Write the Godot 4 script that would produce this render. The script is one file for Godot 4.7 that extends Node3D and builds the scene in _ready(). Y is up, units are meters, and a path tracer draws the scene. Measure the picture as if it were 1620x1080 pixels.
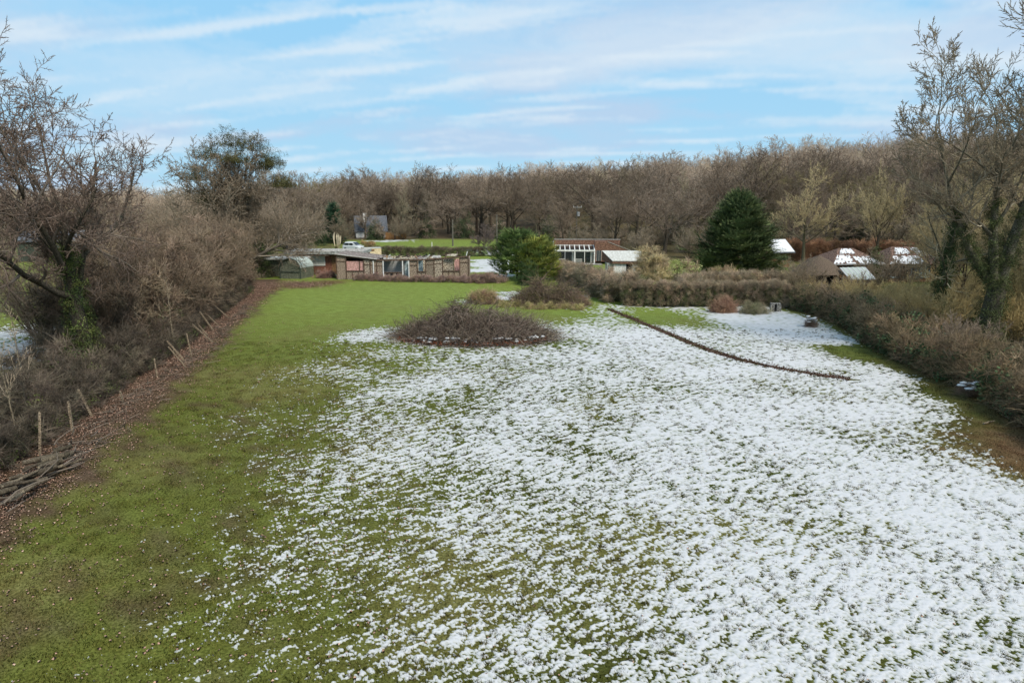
extends Node3D
# A snowy paddock seen from above fence height: lawn, hedges, a derelict bungalow, winter woods. Metres, y up, camera looks along -z.

const UP := Vector3.UP
var M := {}
var n_big := FastNoiseLite.new()
var n_mid := FastNoiseLite.new()
var n_fine := FastNoiseLite.new()
var n_tiny := FastNoiseLite.new()
var used_names := {}

# ------------------------------------------------------------------ mesh helper
class MB:
	var v := PackedVector3Array()
	var n := PackedVector3Array()
	var c := PackedColorArray()
	var uv := PackedVector2Array()
	var uv2 := PackedVector2Array()
	var idx := PackedInt32Array()

	func spike(p: Vector3, q: Vector3, r: float, col: Color) -> void:
		var d := (q - p).normalized()
		var a := d.cross(Vector3(0.31, 0.9, 0.27))
		a = a.normalized() if a.length_squared() > 0.0001 else Vector3.RIGHT
		var b := d.cross(a)
		var n2 := b * 0.866 - a * 0.5
		var n3 := -b * 0.866 - a * 0.5
		var i := v.size()
		v.append(p + a * r); v.append(p + n2 * r); v.append(p + n3 * r); v.append(q)
		n.append(a); n.append(n2); n.append(n3); n.append(d)
		c.append(col); c.append(col); c.append(col); c.append(col)
		idx.append(i); idx.append(i + 3); idx.append(i + 1)
		idx.append(i + 1); idx.append(i + 3); idx.append(i + 2)

	func tube(pts: PackedVector3Array, rad: PackedFloat32Array, sides: int, col: Color, capped := false) -> void:
		var first := v.size()
		var last := pts.size() - 1
		var a := Vector3.ZERO
		for k in pts.size():
			var d := (pts[mini(k + 1, last)] - pts[maxi(k - 1, 0)]).normalized()
			if k == 0:
				a = d.cross(Vector3(0.31, 0.9, 0.27))
				if a.length_squared() < 0.0001:
					a = d.cross(Vector3.RIGHT)
			a = (a - d * a.dot(d)).normalized()
			var b := d.cross(a)
			for s in sides:
				var t := TAU * s / sides
				var o := a * cos(t) + b * sin(t)
				v.append(pts[k] + o * rad[k]); n.append(o); c.append(col)
		for k in last:
			for s in sides:
				var i := first + k * sides + s
				var j := first + k * sides + (s + 1) % sides
				idx.append(i); idx.append(i + sides); idx.append(j)
				idx.append(j); idx.append(i + sides); idx.append(j + sides)
		if capped:
			for e in [0, last]:
				var d2 := (pts[1] - pts[0]).normalized() * (-1.0 if e == 0 else 1.0)
				if e == last:
					d2 = (pts[last] - pts[last - 1]).normalized()
				var m := v.size()
				for s in sides:
					v.append(v[first + e * sides + s]); n.append(d2); c.append(col * 2.0)
				for s in range(1, sides - 1):
					idx.append(m); idx.append(m + (s if e == 0 else s + 1)); idx.append(m + (s + 1 if e == 0 else s))

	func quad(p0: Vector3, p1: Vector3, p2: Vector3, p3: Vector3, col: Color) -> void:  # counter-clockwise seen from the front
		var i := v.size()
		var m := (p1 - p0).cross(p3 - p0).normalized()
		v.append(p0); v.append(p1); v.append(p2); v.append(p3)
		for k in 4:
			n.append(m); c.append(col)
		idx.append(i); idx.append(i + 2); idx.append(i + 1)
		idx.append(i); idx.append(i + 3); idx.append(i + 2)

	func tri(p0: Vector3, p1: Vector3, p2: Vector3, col: Color) -> void:
		var i := v.size()
		var m := (p1 - p0).cross(p2 - p0).normalized()
		v.append(p0); v.append(p1); v.append(p2)
		for k in 3:
			n.append(m); c.append(col)
		idx.append(i); idx.append(i + 2); idx.append(i + 1)

	func box(t: Transform3D, s: Vector3, col: Color) -> void:
		var h := s * 0.5
		var p := []
		for k in 8:
			p.append(t * Vector3(h.x if k & 1 else -h.x, h.y if k & 2 else -h.y, h.z if k & 4 else -h.z))
		quad(p[4], p[5], p[7], p[6], col); quad(p[1], p[0], p[2], p[3], col)
		quad(p[5], p[1], p[3], p[7], col); quad(p[0], p[4], p[6], p[2], col)
		quad(p[6], p[7], p[3], p[2], col); quad(p[0], p[1], p[5], p[4], col)

	func done() -> ArrayMesh:
		var arr := []
		arr.resize(Mesh.ARRAY_MAX)
		arr[Mesh.ARRAY_VERTEX] = v
		arr[Mesh.ARRAY_NORMAL] = n
		if c.size() == v.size():
			arr[Mesh.ARRAY_COLOR] = c
		if uv.size() == v.size():
			arr[Mesh.ARRAY_TEX_UV] = uv
		if uv2.size() == v.size():
			arr[Mesh.ARRAY_TEX_UV2] = uv2
		arr[Mesh.ARRAY_INDEX] = idx
		var m := ArrayMesh.new()
		m.add_surface_from_arrays(Mesh.PRIMITIVE_TRIANGLES, arr)
		return m

# ------------------------------------------------------------------ tree generator
class TreeGen:
	var wood := MB.new()
	var twig := MB.new()
	var rng := RandomNumberGenerator.new()
	var seg := [6, 5, 4, 3, 2]
	var wig := [0.08, 0.16, 0.22, 0.25, 0.3]
	var up := [0.05, 0.08, 0.06, 0.04, 0.02]
	var num := [9, 8, 7, 6, 5]
	var ratio := [0.62, 0.5, 0.5, 0.5, 0.45]
	var ang := [0.9, 0.8, 0.8, 0.8, 0.8]
	var start := [0.3, 0.25, 0.2, 0.15, 0.1]
	var sides := [9, 6, 4, 3, 3]
	var taper := 0.3
	var rr := 0.55
	var last := 4
	var spike_r := 0.008
	var min_r := 0.006
	var cw := Color(0.09, 0.075, 0.06)
	var ct := Color(0.12, 0.085, 0.065)
	var shorten := 0.55
	var spine: Array = []

	func rv() -> Vector3:
		return Vector3(rng.randf_range(-1, 1), rng.randf_range(-1, 1), rng.randf_range(-1, 1))

	func branch(p: Vector3, d: Vector3, L: float, r: float, lvl: int) -> void:
		if lvl >= last:
			var k := rng.randf_range(0.75, 1.25) * 2.2
			twig.spike(p, p + (d + rv() * 0.25).normalized() * L, spike_r, Color(ct.r * k * 1.08, ct.g * k * 1.03, ct.b * k))
			return
		var S: int = seg[lvl]
		var pts := PackedVector3Array([p])
		var rad := PackedFloat32Array([r])
		var dirs := [d]
		for i in S:
			d = (d + rv() * wig[lvl] + Vector3.UP * up[lvl]).normalized()
			p += d * L / S
			pts.append(p)
			dirs.append(d)
			rad.append(maxf(lerpf(r, r * taper, (i + 1.0) / S), min_r))
		var k2 := rng.randf_range(0.85, 1.15)
		if lvl < 2:
			wood.tube(pts, rad, sides[lvl], cw * k2 * 1.9)
			if lvl == 0 or r > 0.1:
				spine.append([pts, rad])
		else:
			twig.tube(pts, rad, sides[lvl], (cw.lerp(ct, 0.5) if lvl == 2 else ct) * k2 * 2.1)
		var n: int = num[lvl]
		var az := rng.randf() * TAU
		for i in n:
			var t := lerpf(start[lvl], 1.0, (i + rng.randf_range(0.2, 0.9)) / n)
			if i == n - 1:
				t = 1.0
			var f := t * S
			var s := mini(int(f), S - 1)
			var q := pts[s].lerp(pts[s + 1], f - s)
			var dd: Vector3 = dirs[s + 1]
			az += 2.4 + rng.randf_range(-0.5, 0.5)
			var a := dd.cross(Vector3(0.3, 0.2, 0.9)).normalized()
			var b := dd.cross(a)
			var side := a * cos(az) + b * sin(az)
			var an: float = ang[lvl] * rng.randf_range(0.55, 1.4)
			if i == n - 1:
				an *= 0.3
			var nd := (dd * cos(an) + side * sin(an)).normalized()
			var nl: float = L * ratio[lvl] * (1.0 - shorten * (t - start[lvl])) * rng.randf_range(0.55, 1.25)
			branch(q, nd, nl, maxf(lerpf(r, r * taper, t) * rr, min_r), lvl + 1)

# ------------------------------------------------------------------ naming and tagging
func numbered(called: String) -> String:
	var k: int = used_names.get(called, 0)
	used_names[called] = k + 1
	return called if k == 0 else "%s_%03d" % [called, k]

func tag(o: Node, label := "", category := "", group := "", kind := "") -> Node:
	if label: o.set_meta("label", label)
	if category: o.set_meta("category", category)
	if group: o.set_meta("group", group)
	if kind: o.set_meta("kind", kind)
	return o

func thing(called: String, label: String, category: String, at := Vector3.ZERO, turn := 0.0, group := "") -> Node3D:
	var o := Node3D.new()
	o.name = numbered(called)
	add_child(o)
	o.position = at
	o.rotation.y = turn
	tag(o, label, category, group)
	return o

func part(parent: Node, called: String, mesh: Mesh, m: Material, t := Transform3D()) -> MeshInstance3D:
	var o := MeshInstance3D.new()
	o.name = numbered(called) if parent == self else called
	o.mesh = mesh
	o.material_override = m
	o.transform = t
	parent.add_child(o, true)
	return o

func bx(parent: Node, called: String, m: Material, at: Vector3, size: Vector3, rot := Vector3.ZERO) -> MeshInstance3D:
	var b := BoxMesh.new()
	b.size = size
	return part(parent, called, b, m, Transform3D(Basis.from_euler(rot), at))

func many(parent: Node, called: String, mesh: Mesh, m: Material, where: Array, tint: PackedColorArray) -> MultiMeshInstance3D:
	var mm := MultiMesh.new()
	mm.transform_format = MultiMesh.TRANSFORM_3D
	mm.use_colors = true
	mm.mesh = mesh
	mm.instance_count = where.size()
	var gain: float = {"twig": 2.5, "leaf": 1.9, "needle": 2.4, "dead_leaf": 1.35}.get(m.resource_name, 1.0)
	for i in where.size():
		mm.set_instance_transform(i, where[i])
		mm.set_instance_color(i, tint[i] * gain)
	var o := MultiMeshInstance3D.new()
	o.name = numbered(called) if parent == self else called
	o.multimesh = mm
	o.material_override = m
	parent.add_child(o, true)
	o.set_meta("kind", "stuff")
	return o

func nth(i: int) -> String:
	return ["first", "second", "third", "fourth", "fifth", "sixth", "seventh", "eighth", "ninth", "tenth", "eleventh", "twelfth", "thirteenth", "fourteenth", "fifteenth", "sixteenth", "seventeenth", "eighteenth", "nineteenth", "twentieth"][i] if i < 20 else str(i + 1) + ("st" if (i + 1) % 10 == 1 else "nd" if (i + 1) % 10 == 2 else "rd" if (i + 1) % 10 == 3 else "th")

func gen(s: int) -> RandomNumberGenerator:
	var r := RandomNumberGenerator.new()
	r.seed = s * 7919 + 13
	return r

# ------------------------------------------------------------------ materials
func lin(r: float, g: float, b: float) -> Color:
	return Color(r, g, b).linear_to_srgb()

func ramp(a: Color, b: Color, lo := 0.0, hi := 1.0) -> Gradient:
	var g := Gradient.new()
	g.offsets = PackedFloat32Array([lo, hi])
	g.colors = PackedColorArray([a, b])
	return g

func noise_tex(freq: float, s: int, size: int, g: Gradient, oct := 4, kind := FastNoiseLite.TYPE_SIMPLEX_SMOOTH) -> NoiseTexture2D:
	var f := FastNoiseLite.new()
	f.seed = s
	f.noise_type = kind
	f.frequency = freq
	f.fractal_octaves = oct
	var t := NoiseTexture2D.new()
	t.width = size
	t.height = size
	t.seamless = true
	t.noise = f
	if g:
		t.color_ramp = g
	return t

func mat(called: String, col: Color, rough := 0.9, mottled := 0.0, scale := 0.7) -> StandardMaterial3D:
	var m := StandardMaterial3D.new()
	m.resource_name = called
	m.albedo_color = col
	m.roughness = rough
	m.metallic_specular = 0.3
	if mottled > 0.0:
		m.albedo_texture = M["tex_soft"] if mottled < 0.9 else M["tex_mottle"] if mottled < 1.5 else M["tex_stain"]
		m.uv1_triplanar = true
		m.uv1_world_triplanar = true
		m.uv1_scale = Vector3.ONE * scale
	M[called] = m
	return m

func vmat(called: String, back := Color.BLACK, rough := 0.95) -> StandardMaterial3D:
	var m := StandardMaterial3D.new()
	m.resource_name = called
	m.vertex_color_use_as_albedo = true
	m.roughness = rough
	m.metallic_specular = 0.2
	m.cull_mode = BaseMaterial3D.CULL_DISABLED
	if back != Color.BLACK:
		m.backlight_enabled = true
		m.backlight = back
	M[called] = m
	return m

func materials() -> void:
	M["tex_mottle"] = noise_tex(0.012, 3, 512, ramp(Color(0.62, 0.61, 0.6), Color(1, 1, 1), 0.2, 0.75), 6)
	M["tex_soft"] = noise_tex(0.012, 5, 512, ramp(Color(0.86, 0.85, 0.83), Color(1, 1, 1), 0.25, 0.75), 5)
	M["tex_stain"] = noise_tex(0.02, 9, 512, ramp(Color(0.38, 0.36, 0.34), Color(1, 1, 1), 0.25, 0.7), 6)
	vmat("twig")
	vmat("twig_dark").albedo_color = lin(0.6, 0.59, 0.58)
	vmat("twig_brown").albedo_color = lin(0.8, 0.78, 0.75)
	vmat("twig_olive").albedo_color = lin(0.8, 0.84, 0.6)
	vmat("leaf", lin(0.02, 0.03, 0.008), 0.6)
	vmat("needle", lin(0.01, 0.02, 0.006), 0.7)
	vmat("dead_leaf", lin(0.03, 0.012, 0.006), 0.8)
	vmat("blade", lin(0.03, 0.045, 0.01), 0.7)
	var bark := vmat("bark")
	bark.albedo_texture = noise_tex(0.03, 21, 512, ramp(Color(0.45, 0.44, 0.43), Color(1, 1, 0.97), 0.25, 0.75), 5)
	bark.uv1_triplanar = true
	bark.uv1_scale = Vector3(1.4, 0.5, 1.4)
	bark.heightmap_enabled = false
	var g := vmat("grass")
	g.cull_mode = BaseMaterial3D.CULL_BACK
	g.albedo_texture = noise_tex(0.05, 31, 1024, ramp(Color(0.66, 0.67, 0.6), Color(1, 1, 1), 0.2, 0.75), 6)
	g.uv1_scale = Vector3(0.21, 0.21, 1)
	g.detail_enabled = true
	g.detail_blend_mode = BaseMaterial3D.BLEND_MODE_MUL
	g.detail_uv_layer = BaseMaterial3D.DETAIL_UV_2
	g.detail_albedo = noise_tex(0.02, 41, 1024, ramp(Color(0.92, 0.9, 0.86), Color(1, 1, 1), 0.25, 0.7), 6)
	var sn := vmat("snow", Color.BLACK, 0.75)
	sn.cull_mode = BaseMaterial3D.CULL_BACK
	mat("snow_cap", lin(0.6, 0.6, 0.605), 0.8)
	mat("pebbledash", lin(0.46, 0.36, 0.27), 0.95, 2, 0.9)
	mat("pebbledash_dark", lin(0.36, 0.29, 0.22), 0.95, 2, 0.9)
	mat("pebbledash_pale", lin(0.54, 0.45, 0.35), 0.95, 2, 0.7)
	mat("stud", lin(0.16, 0.105, 0.075), 0.9, 1)
	mat("pink_panel", lin(0.72, 0.42, 0.37), 0.8, 1, 0.9)
	mat("cream_panel", lin(0.74, 0.64, 0.48), 0.85, 2, 0.6)
	mat("pale_blue", lin(0.5, 0.64, 0.68), 0.8, 1, 0.8)
	mat("grey_mottle", lin(0.5, 0.5, 0.48), 0.9, 2, 1.6)
	mat("white_paint", lin(0.75, 0.74, 0.71), 0.6, 0.5, 0.5)
	mat("dull_white", lin(0.55, 0.54, 0.5), 0.7, 0.5, 0.5)
	mat("roof_felt", lin(0.36, 0.3, 0.27), 0.95, 2, 0.35)
	mat("roof_white", lin(0.6, 0.56, 0.5), 0.9, 2, 0.4)
	mat("fascia", lin(0.42, 0.43, 0.4), 0.8, 1, 0.4)
	mat("floor_slab", lin(0.3, 0.27, 0.23), 0.95, 2, 0.5)
	mat("dark", lin(0.02, 0.02, 0.02), 0.9)
	mat("brick", lin(0.26, 0.115, 0.08), 0.9, 1, 0.9)
	mat("red_clad", lin(0.25, 0.135, 0.092), 0.85, 1, 0.6)
	mat("shed_wood", lin(0.24, 0.25, 0.18), 0.95, 2, 0.8)
	mat("shed_dark", lin(0.05, 0.06, 0.045), 0.95)
	mat("slate", lin(0.15, 0.16, 0.18), 0.8, 1, 0.4)
	mat("red_tile", lin(0.24, 0.15, 0.115), 0.9, 2, 0.5)
	mat("timber", lin(0.3, 0.17, 0.09), 0.85, 1, 0.9)
	mat("fence_wood", lin(0.37, 0.29, 0.2), 0.9, 2, 1.6)
	mat("orange_wood", lin(0.42, 0.22, 0.09), 0.85, 1, 0.6)
	mat("thatch", lin(0.21, 0.16, 0.12), 1.0, 2, 1.5)
	mat("yellow", lin(0.6, 0.36, 0.09), 0.6, 0.5, 0.5)
	mat("cream", lin(0.72, 0.58, 0.38), 0.6, 0.5, 0.5)
	mat("car_paint", lin(0.55, 0.57, 0.58), 0.35)
	mat("tyre", lin(0.02, 0.02, 0.02), 0.9)
	mat("metal", lin(0.35, 0.36, 0.36), 0.5)
	mat("pole_wood", lin(0.2, 0.18, 0.15), 0.9, 1, 0.8)
	mat("rust", lin(0.2, 0.08, 0.04), 0.95, 1, 0.8)
	mat("concrete", lin(0.4, 0.38, 0.34), 0.9, 2, 0.8)
	mat("dark_glass", lin(0.03, 0.04, 0.045), 0.08)
	mat("curtain", lin(0.5, 0.48, 0.43), 0.9)
	mat("furniture", lin(0.55, 0.52, 0.45), 0.8)
	mat("greenhouse_sheet", lin(0.36, 0.4, 0.36), 0.5)
	var gl := StandardMaterial3D.new()
	gl.resource_name = "pane"
	gl.transparency = BaseMaterial3D.TRANSPARENCY_ALPHA
	gl.albedo_color = Color(0.25, 0.3, 0.32, 0.1)
	gl.roughness = 0.05
	gl.metallic_specular = 0.3
	M["pane"] = gl

# ------------------------------------------------------------------ the lie of the land
func sm(a: float, b: float, t: float) -> float:
	return smoothstep(a, b, t)

func curve(x: float, pts: Array) -> float:
	if x <= pts[0][0]: return pts[0][1]
	for i in range(1, pts.size()):
		if x <= pts[i][0]:
			return lerpf(pts[i - 1][1], pts[i][1], (x - pts[i - 1][0]) / (pts[i][0] - pts[i - 1][0]))
	return pts[-1][1]

func ht(x: float, z: float) -> float:
	var h := 0.07 * sin(x * 0.31 + 1.3) * cos(z * 0.23) + 0.05 * sin(x * 0.12 - z * 0.17)
	if z < -90.0:
		var D := sqrt(x * x + z * z)
		var az := x / -z
		var top := 4.5 * sm(-0.34, -0.12, az) + 4.0 * sm(-0.15, 0.15, az) + 6.0 * sm(0.1, 0.5, az)
		h += top * sm(lerpf(170.0, 112.0, sm(0.0, 0.35, az)), 290.0, D)
	return h

# the left edge of the lawn (x of the leaf strip's lawn side) and of the fence line, by z
func edge_x(z: float) -> float:
	return curve(-z, [[0.0, -11.4], [15.2, -12.4], [19.4, -12.7], [27.1, -14.6], [36.4, -16.6], [51.4, -19.7], [69.3, -23.6], [80.0, -26.0]])

func fence_x(z: float) -> float:
	return curve(-z, [[0.0, -13.6], [18.0, -15.2], [24.0, -16.2], [32.0, -17.4], [40.0, -18.9], [46.0, -20.5], [52.0, -21.5], [66.0, -24.6], [80.0, -28.0]])

func right_x(z: float) -> float:
	return curve(-z, [[0.0, 15.0], [24.0, 18.9], [27.5, 19.9], [34.6, 20.8], [41.6, 22.4], [49.9, 23.0], [55.2, 22.4]])

var trench := [[32.0, 16.5], [33.2, 15.0], [35.0, 13.2], [36.4, 12.3], [38.0, 11.6], [40.6, 10.8], [43.2, 10.3], [46.6, 9.7], [50.2, 9.1], [52.4, 8.6], [55.4, 8.0]]
var blobs := [[-9.3, -43.3, 2.60, 0.90], [-3.6, -59, 2.60, 1.08], [-1, -62, 2.40, 1.24], [6.4, -63, 1.60, 1.24], [5.5, -68, 1.40, 1.24], [19.5, -50.5, 5.00, 0.70], [21, -44, 3.50, 0.45],
	[20.5, -37.6, 2.30, -1.50], [19.9, -39, 1.80, -1.00], [19.6, -29.6, 1.60, -1.10], [19, -23, 2.90, -1.60], [17.4, -20.2, 1.60, -1.20], [20.5, -25.5, 1.60, -1.20], [11.5, -51.5, 4.50, -0.75], [13, -47, 3.50, -0.35], [3, -33, 5.00, -0.12],
	[5, -51, 3.50, -0.20], [-1.2, -92, 3.45, 2.34], [-0.5, -86, 2.99, 2.26], [-2.6, -98, 3.45, 2.26], [0.5, -101, 3.45, 2.26], [-4.5, -104, 2.88, 1.94], [-1.5, -80, 2.30, 2.09], [-1, -118, 5.17, 2.17], [3.5, -122, 5.75, 2.17], [-4, -128, 6.90, 2.09],
	[-30, -40, 8.00, 0.75], [-36, -44, 9.00, 0.70], [-27.5, -34, 5.00, 0.70], [-42, -60, 7.00, 0.40], [35, -58, 3.00, 1.49], [40, -64, 4.00, 1.36], [12.5, -83.5, 2.99, 1.94], [14, -78, 2.50, 1.43], [17, -70, 3.00, 1.24], [33, -70, 3.00, 1.36],
	[-28, -160, 9.00, 1.24], [3, -140, 7.00, 1.24], [-4.6, -87.0, 2.4, 1.9], [-5.0, -96.0, 3.0, 1.7], [0.0, -66.0, 2.0, 1.5]]

func cover(x: float, z: float) -> float:
	var D := -z
	var xb := curve(D, [[8.0, -5.6], [12.0, -6.2], [18.0, -8.2], [30.0, -12.4], [36.0, -13.0], [46.0, -10.5], [56.0, -4.0]])
	var c := curve(x - xb, [[-3.0, -0.8], [0.0, -0.5], [3.0, -0.24], [6.0, -0.04], [9.0, 0.03]])
	c -= 0.07
	c += 0.36 * sm(-0.5, 7.0, x)
	if D > 44.0:
		c -= 0.5 * sm(45.0, 52.0, D) * (1.0 - sm(2.0, 9.0, x)) + 0.22 * sm(46.0, 54.0, D)
	if D > 56.0:
		c -= 1.2 * sm(56.0, 62.0, D)
	if x < edge_x(z) - 0.5:
		c = -0.9
	c -= 1.3 * sm(right_x(z) - 2.0, right_x(z) + 0.6, x) if D < 56.0 else 0.0
	c = maxf(c, -1.0)
	if D < 44.0:
		c += 0.13 * sm(-9.0, -4.5, x) * sm(4.0, 0.0, x)
	for b in blobs:
		var dx: float = x - b[0]
		var dz: float = z - b[1]
		var q: float = (dx * dx + dz * dz) / (b[2] * b[2])
		if q < 4.0:
			c += b[3] * exp(-q * 1.2)
	return minf(c, 0.42)

func snow(x: float, z: float) -> float:  # above 0 snow lies
	return snow_with(cover(x, z), x, z)

func snow_with(c: float, x: float, z: float) -> float:
	if c < -0.95:
		return -1.0
	if x > 7.5 and x < 17.0 and z < -31.8 and z > -55.6:
		if absf(x - curve(-z, trench)) < 0.3:
			return -0.6
	# drifts lie in ragged streaks that run off to the right and away
	var u := (x * 0.74 - z * 0.67)
	var w := (x * 0.67 + z * 0.74)
	var st := n_mid.get_noise_2d(u * 0.4, w)
	return c + n_big.get_noise_2d(x, z) * 0.36 + st * 0.72 + n_fine.get_noise_2d(x, z) * 0.6 + n_tiny.get_noise_2d(x, z) * 0.42 * sm(38.0, 18.0, -z)

func setup_noise() -> void:
	n_big.seed = 5; n_big.frequency = 0.17; n_big.fractal_octaves = 3
	n_mid.seed = 8; n_mid.frequency = 3.5; n_mid.fractal_octaves = 3
	n_fine.seed = 12; n_fine.frequency = 7.5; n_fine.fractal_octaves = 2
	n_tiny.seed = 17; n_tiny.frequency = 12.0; n_tiny.fractal_octaves = 2
	for f in [n_big, n_mid, n_fine, n_tiny]:
		f.noise_type = FastNoiseLite.TYPE_SIMPLEX_SMOOTH

func grass_colour(x: float, z: float) -> Color:
	var D := -z
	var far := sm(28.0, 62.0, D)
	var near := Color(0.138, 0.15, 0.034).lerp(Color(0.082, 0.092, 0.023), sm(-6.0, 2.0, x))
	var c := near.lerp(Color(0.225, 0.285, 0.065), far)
	var k := n_big.get_noise_2d(x * 0.6 + 40.0, z * 0.6)
	c = c.lerp(Color(0.2, 0.18, 0.065), clampf(k * 1.5 + 0.1, 0.0, 0.75) * (1.0 - 0.75 * far))
	var bare := n_mid.get_noise_2d(x * 0.35 + 70.0, z * 0.35)
	if x < -3.0 and D < 30.0:
		c = c.lerp(Color(0.12, 0.085, 0.05), clampf((bare - 0.06) * 2.6, 0.0, 0.75) * sm(-3.0, -7.0, x))
	var e := edge_x(z)
	var strip := sm(e + 0.5 + bare * 1.8, e - 1.0 + bare * 1.2, x)
	if D < 78.0:
		c = c.lerp(Color(0.125, 0.08, 0.055), strip * (1.0 - sm(fence_x(z) - 3.0, fence_x(z) - 6.0, x)))
	if D < 56.0 and x > right_x(z) - 1.6:
		c = c.lerp(Color(0.13, 0.095, 0.045), sm(right_x(z) - 1.6 + bare, right_x(z) + 0.6, x))
	for b in [[-22.0, -71.0, 2.4], [-20.0, -74.5, 2.0], [-25.0, -68.0, 2.0], [19.0, -22.0, 3.5]]:
		var q: float = Vector2(x - b[0], (z - b[1])).length() / b[2]
		if q < 1.6:
			c = c.lerp(Color(0.16, 0.09, 0.055), (1.0 - sm(0.4, 1.5, q + bare * 0.6)) * 0.85)
	if x > 24.0 and D > 30.0 and D < 125.0:
		c = c.lerp(Color(0.13, 0.105, 0.05), sm(24.0, 27.0, x) * clampf(0.75 + bare, 0.0, 1.0))
	if D > 120.0:
		var wood := sm(160.0, 172.0, sqrt(x * x + z * z)) if x / D < 0.02 else sm(120.0, 134.0, sqrt(x * x + z * z))
		c = c.lerp(Color(0.12, 0.09, 0.06), wood)
	if D > 98.0:
		c = c.lerp(Color(0.14, 0.11, 0.06), sm(0.03, 0.06, x / D) * sm(98.0, 106.0, D))
		c = c.lerp(Color(0.14, 0.12, 0.055), sm(-0.235, -0.26, x / D) * clampf(0.7 + bare, 0.0, 1.0))
	return c

func ground() -> void:
	var xs := PackedFloat32Array()
	var zs := PackedFloat32Array()
	var x := -36.0
	while x <= 42.0:
		xs.append(x); x += 0.75
	var step := 1.2
	while x < 1500.0:
		xs.append(x); x += step; step *= 1.12
	x = -36.75
	step = 1.2
	var leftside := PackedFloat32Array()
	while x > -1500.0:
		leftside.append(x); x -= step; step *= 1.12
	leftside.reverse()
	leftside.append_array(xs)
	xs = leftside
	var z := -1.0
	while z > -80.0:
		zs.append(z); z -= 0.75
	step = 1.0
	while z > -1500.0:
		zs.append(z); z -= step; step = minf(step * 1.04, 40.0)
	z = 1.0
	step = 2.0
	var back := PackedFloat32Array()
	while z < 800.0:
		back.append(z); z += step; step *= 1.4
	back.reverse()
	back.append_array(zs)
	zs = back
	var b := MB.new()
	var nx := xs.size()
	for zz in zs:
		for xx in xs:
			b.v.append(Vector3(xx, ht(xx, zz), zz))
			var e := 0.5 if zz > -100.0 else 3.0
			b.n.append(Vector3(ht(xx - e, zz) - ht(xx + e, zz), 2.0 * e, ht(xx, zz - e) - ht(xx, zz + e)).normalized())
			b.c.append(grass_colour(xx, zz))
			b.uv.append(Vector2(xx, zz)); b.uv2.append(Vector2(xx, zz) / 19.0)
	for j in zs.size() - 1:
		for i in nx - 1:
			var k := j * nx + i
			b.idx.append_array(PackedInt32Array([k, k + 1, k + nx, k + 1, k + nx + 1, k + nx]))
	# rows run away from the camera, so front faces wind the other way
	for k in range(0, b.idx.size(), 3):
		var t := b.idx[k + 1]
		b.idx[k + 1] = b.idx[k + 2]
		b.idx[k + 2] = t
	tag(part(self, "ground", b.done(), M.grass), "rough winter grass of the long paddock and the land round it", "ground", "", "structure")

func snow_band(b: MB, x0: float, x1: float, z0: float, z1: float, step: float) -> void:
	var nx := int(round((x1 - x0) / step)) + 1
	var nz := int(round((z0 - z1) / step)) + 1
	var off := PackedFloat32Array()
	off.resize(nx * nz)
	var G := 0.5   # the cover changes slowly: read it on a coarse lattice
	var gx := int((x1 - x0) / G) + 2
	var gz := int((z0 - z1) / G) + 2
	var cov := PackedFloat32Array()
	for j in gz:
		for i in gx:
			cov.append(cover(x0 + i * G, z0 - j * G))
	for j in nz:
		var z := z0 - j * step
		var fj := j * step / G
		var gj := mini(int(fj), gz - 2)
		fj -= gj
		for i in nx:
			var x := x0 + i * step
			var fi := i * step / G
			var gi := mini(int(fi), gx - 2)
			fi -= gi
			var k0 := gj * gx + gi
			var s := snow_with(lerpf(lerpf(cov[k0], cov[k0 + 1], fi), lerpf(cov[k0 + gx], cov[k0 + gx + 1], fi), fj), x, z)
			var o := -0.03
			if s > -0.3:
				o = 0.05 * s / (0.3 + absf(s))
				if s > 0.0:
					o += 0.006 * n_tiny.get_noise_2d(x, z)
			off[j * nx + i] = o
	var at := PackedInt32Array()
	at.resize(nx * nz)
	at.fill(-1)
	for j in nz - 1:
		for i in nx - 1:
			var k := j * nx + i
			if maxf(maxf(off[k], off[k + 1]), maxf(off[k + nx], off[k + nx + 1])) < 0.001:
				continue
			var q := [k, k + 1, k + nx, k + nx + 1]
			for m in q:
				if at[m] < 0:
					at[m] = b.v.size()
					var ii: int = m % nx
					var jj: int = m / nx
					var x := x0 + ii * step
					var z := z0 - jj * step
					b.v.append(Vector3(x, ht(x, z) + off[m], z))
					var full := clampf(off[m] * 34.0 + 0.1 * n_tiny.get_noise_2d(x * 1.7, z * 1.7), 0.0, 1.0)
					b.c.append(Color(0.3, 0.31, 0.26).lerp(Color(0.5, 0.49, 0.488), full))
					var l := off[m - 1] if ii > 0 else off[m]
					var r := off[m + 1] if ii < nx - 1 else off[m]
					var f := off[m - nx] if jj > 0 else off[m]
					var a := off[m + nx] if jj < nz - 1 else off[m]
					b.n.append(Vector3((l - r) * 0.7, 2.0 * step, (a - f) * 0.7).normalized())
			b.idx.append(at[k]); b.idx.append(at[k + nx]); b.idx.append(at[k + 1])
			b.idx.append(at[k + 1]); b.idx.append(at[k + nx]); b.idx.append(at[k + nx + 1])

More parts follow.
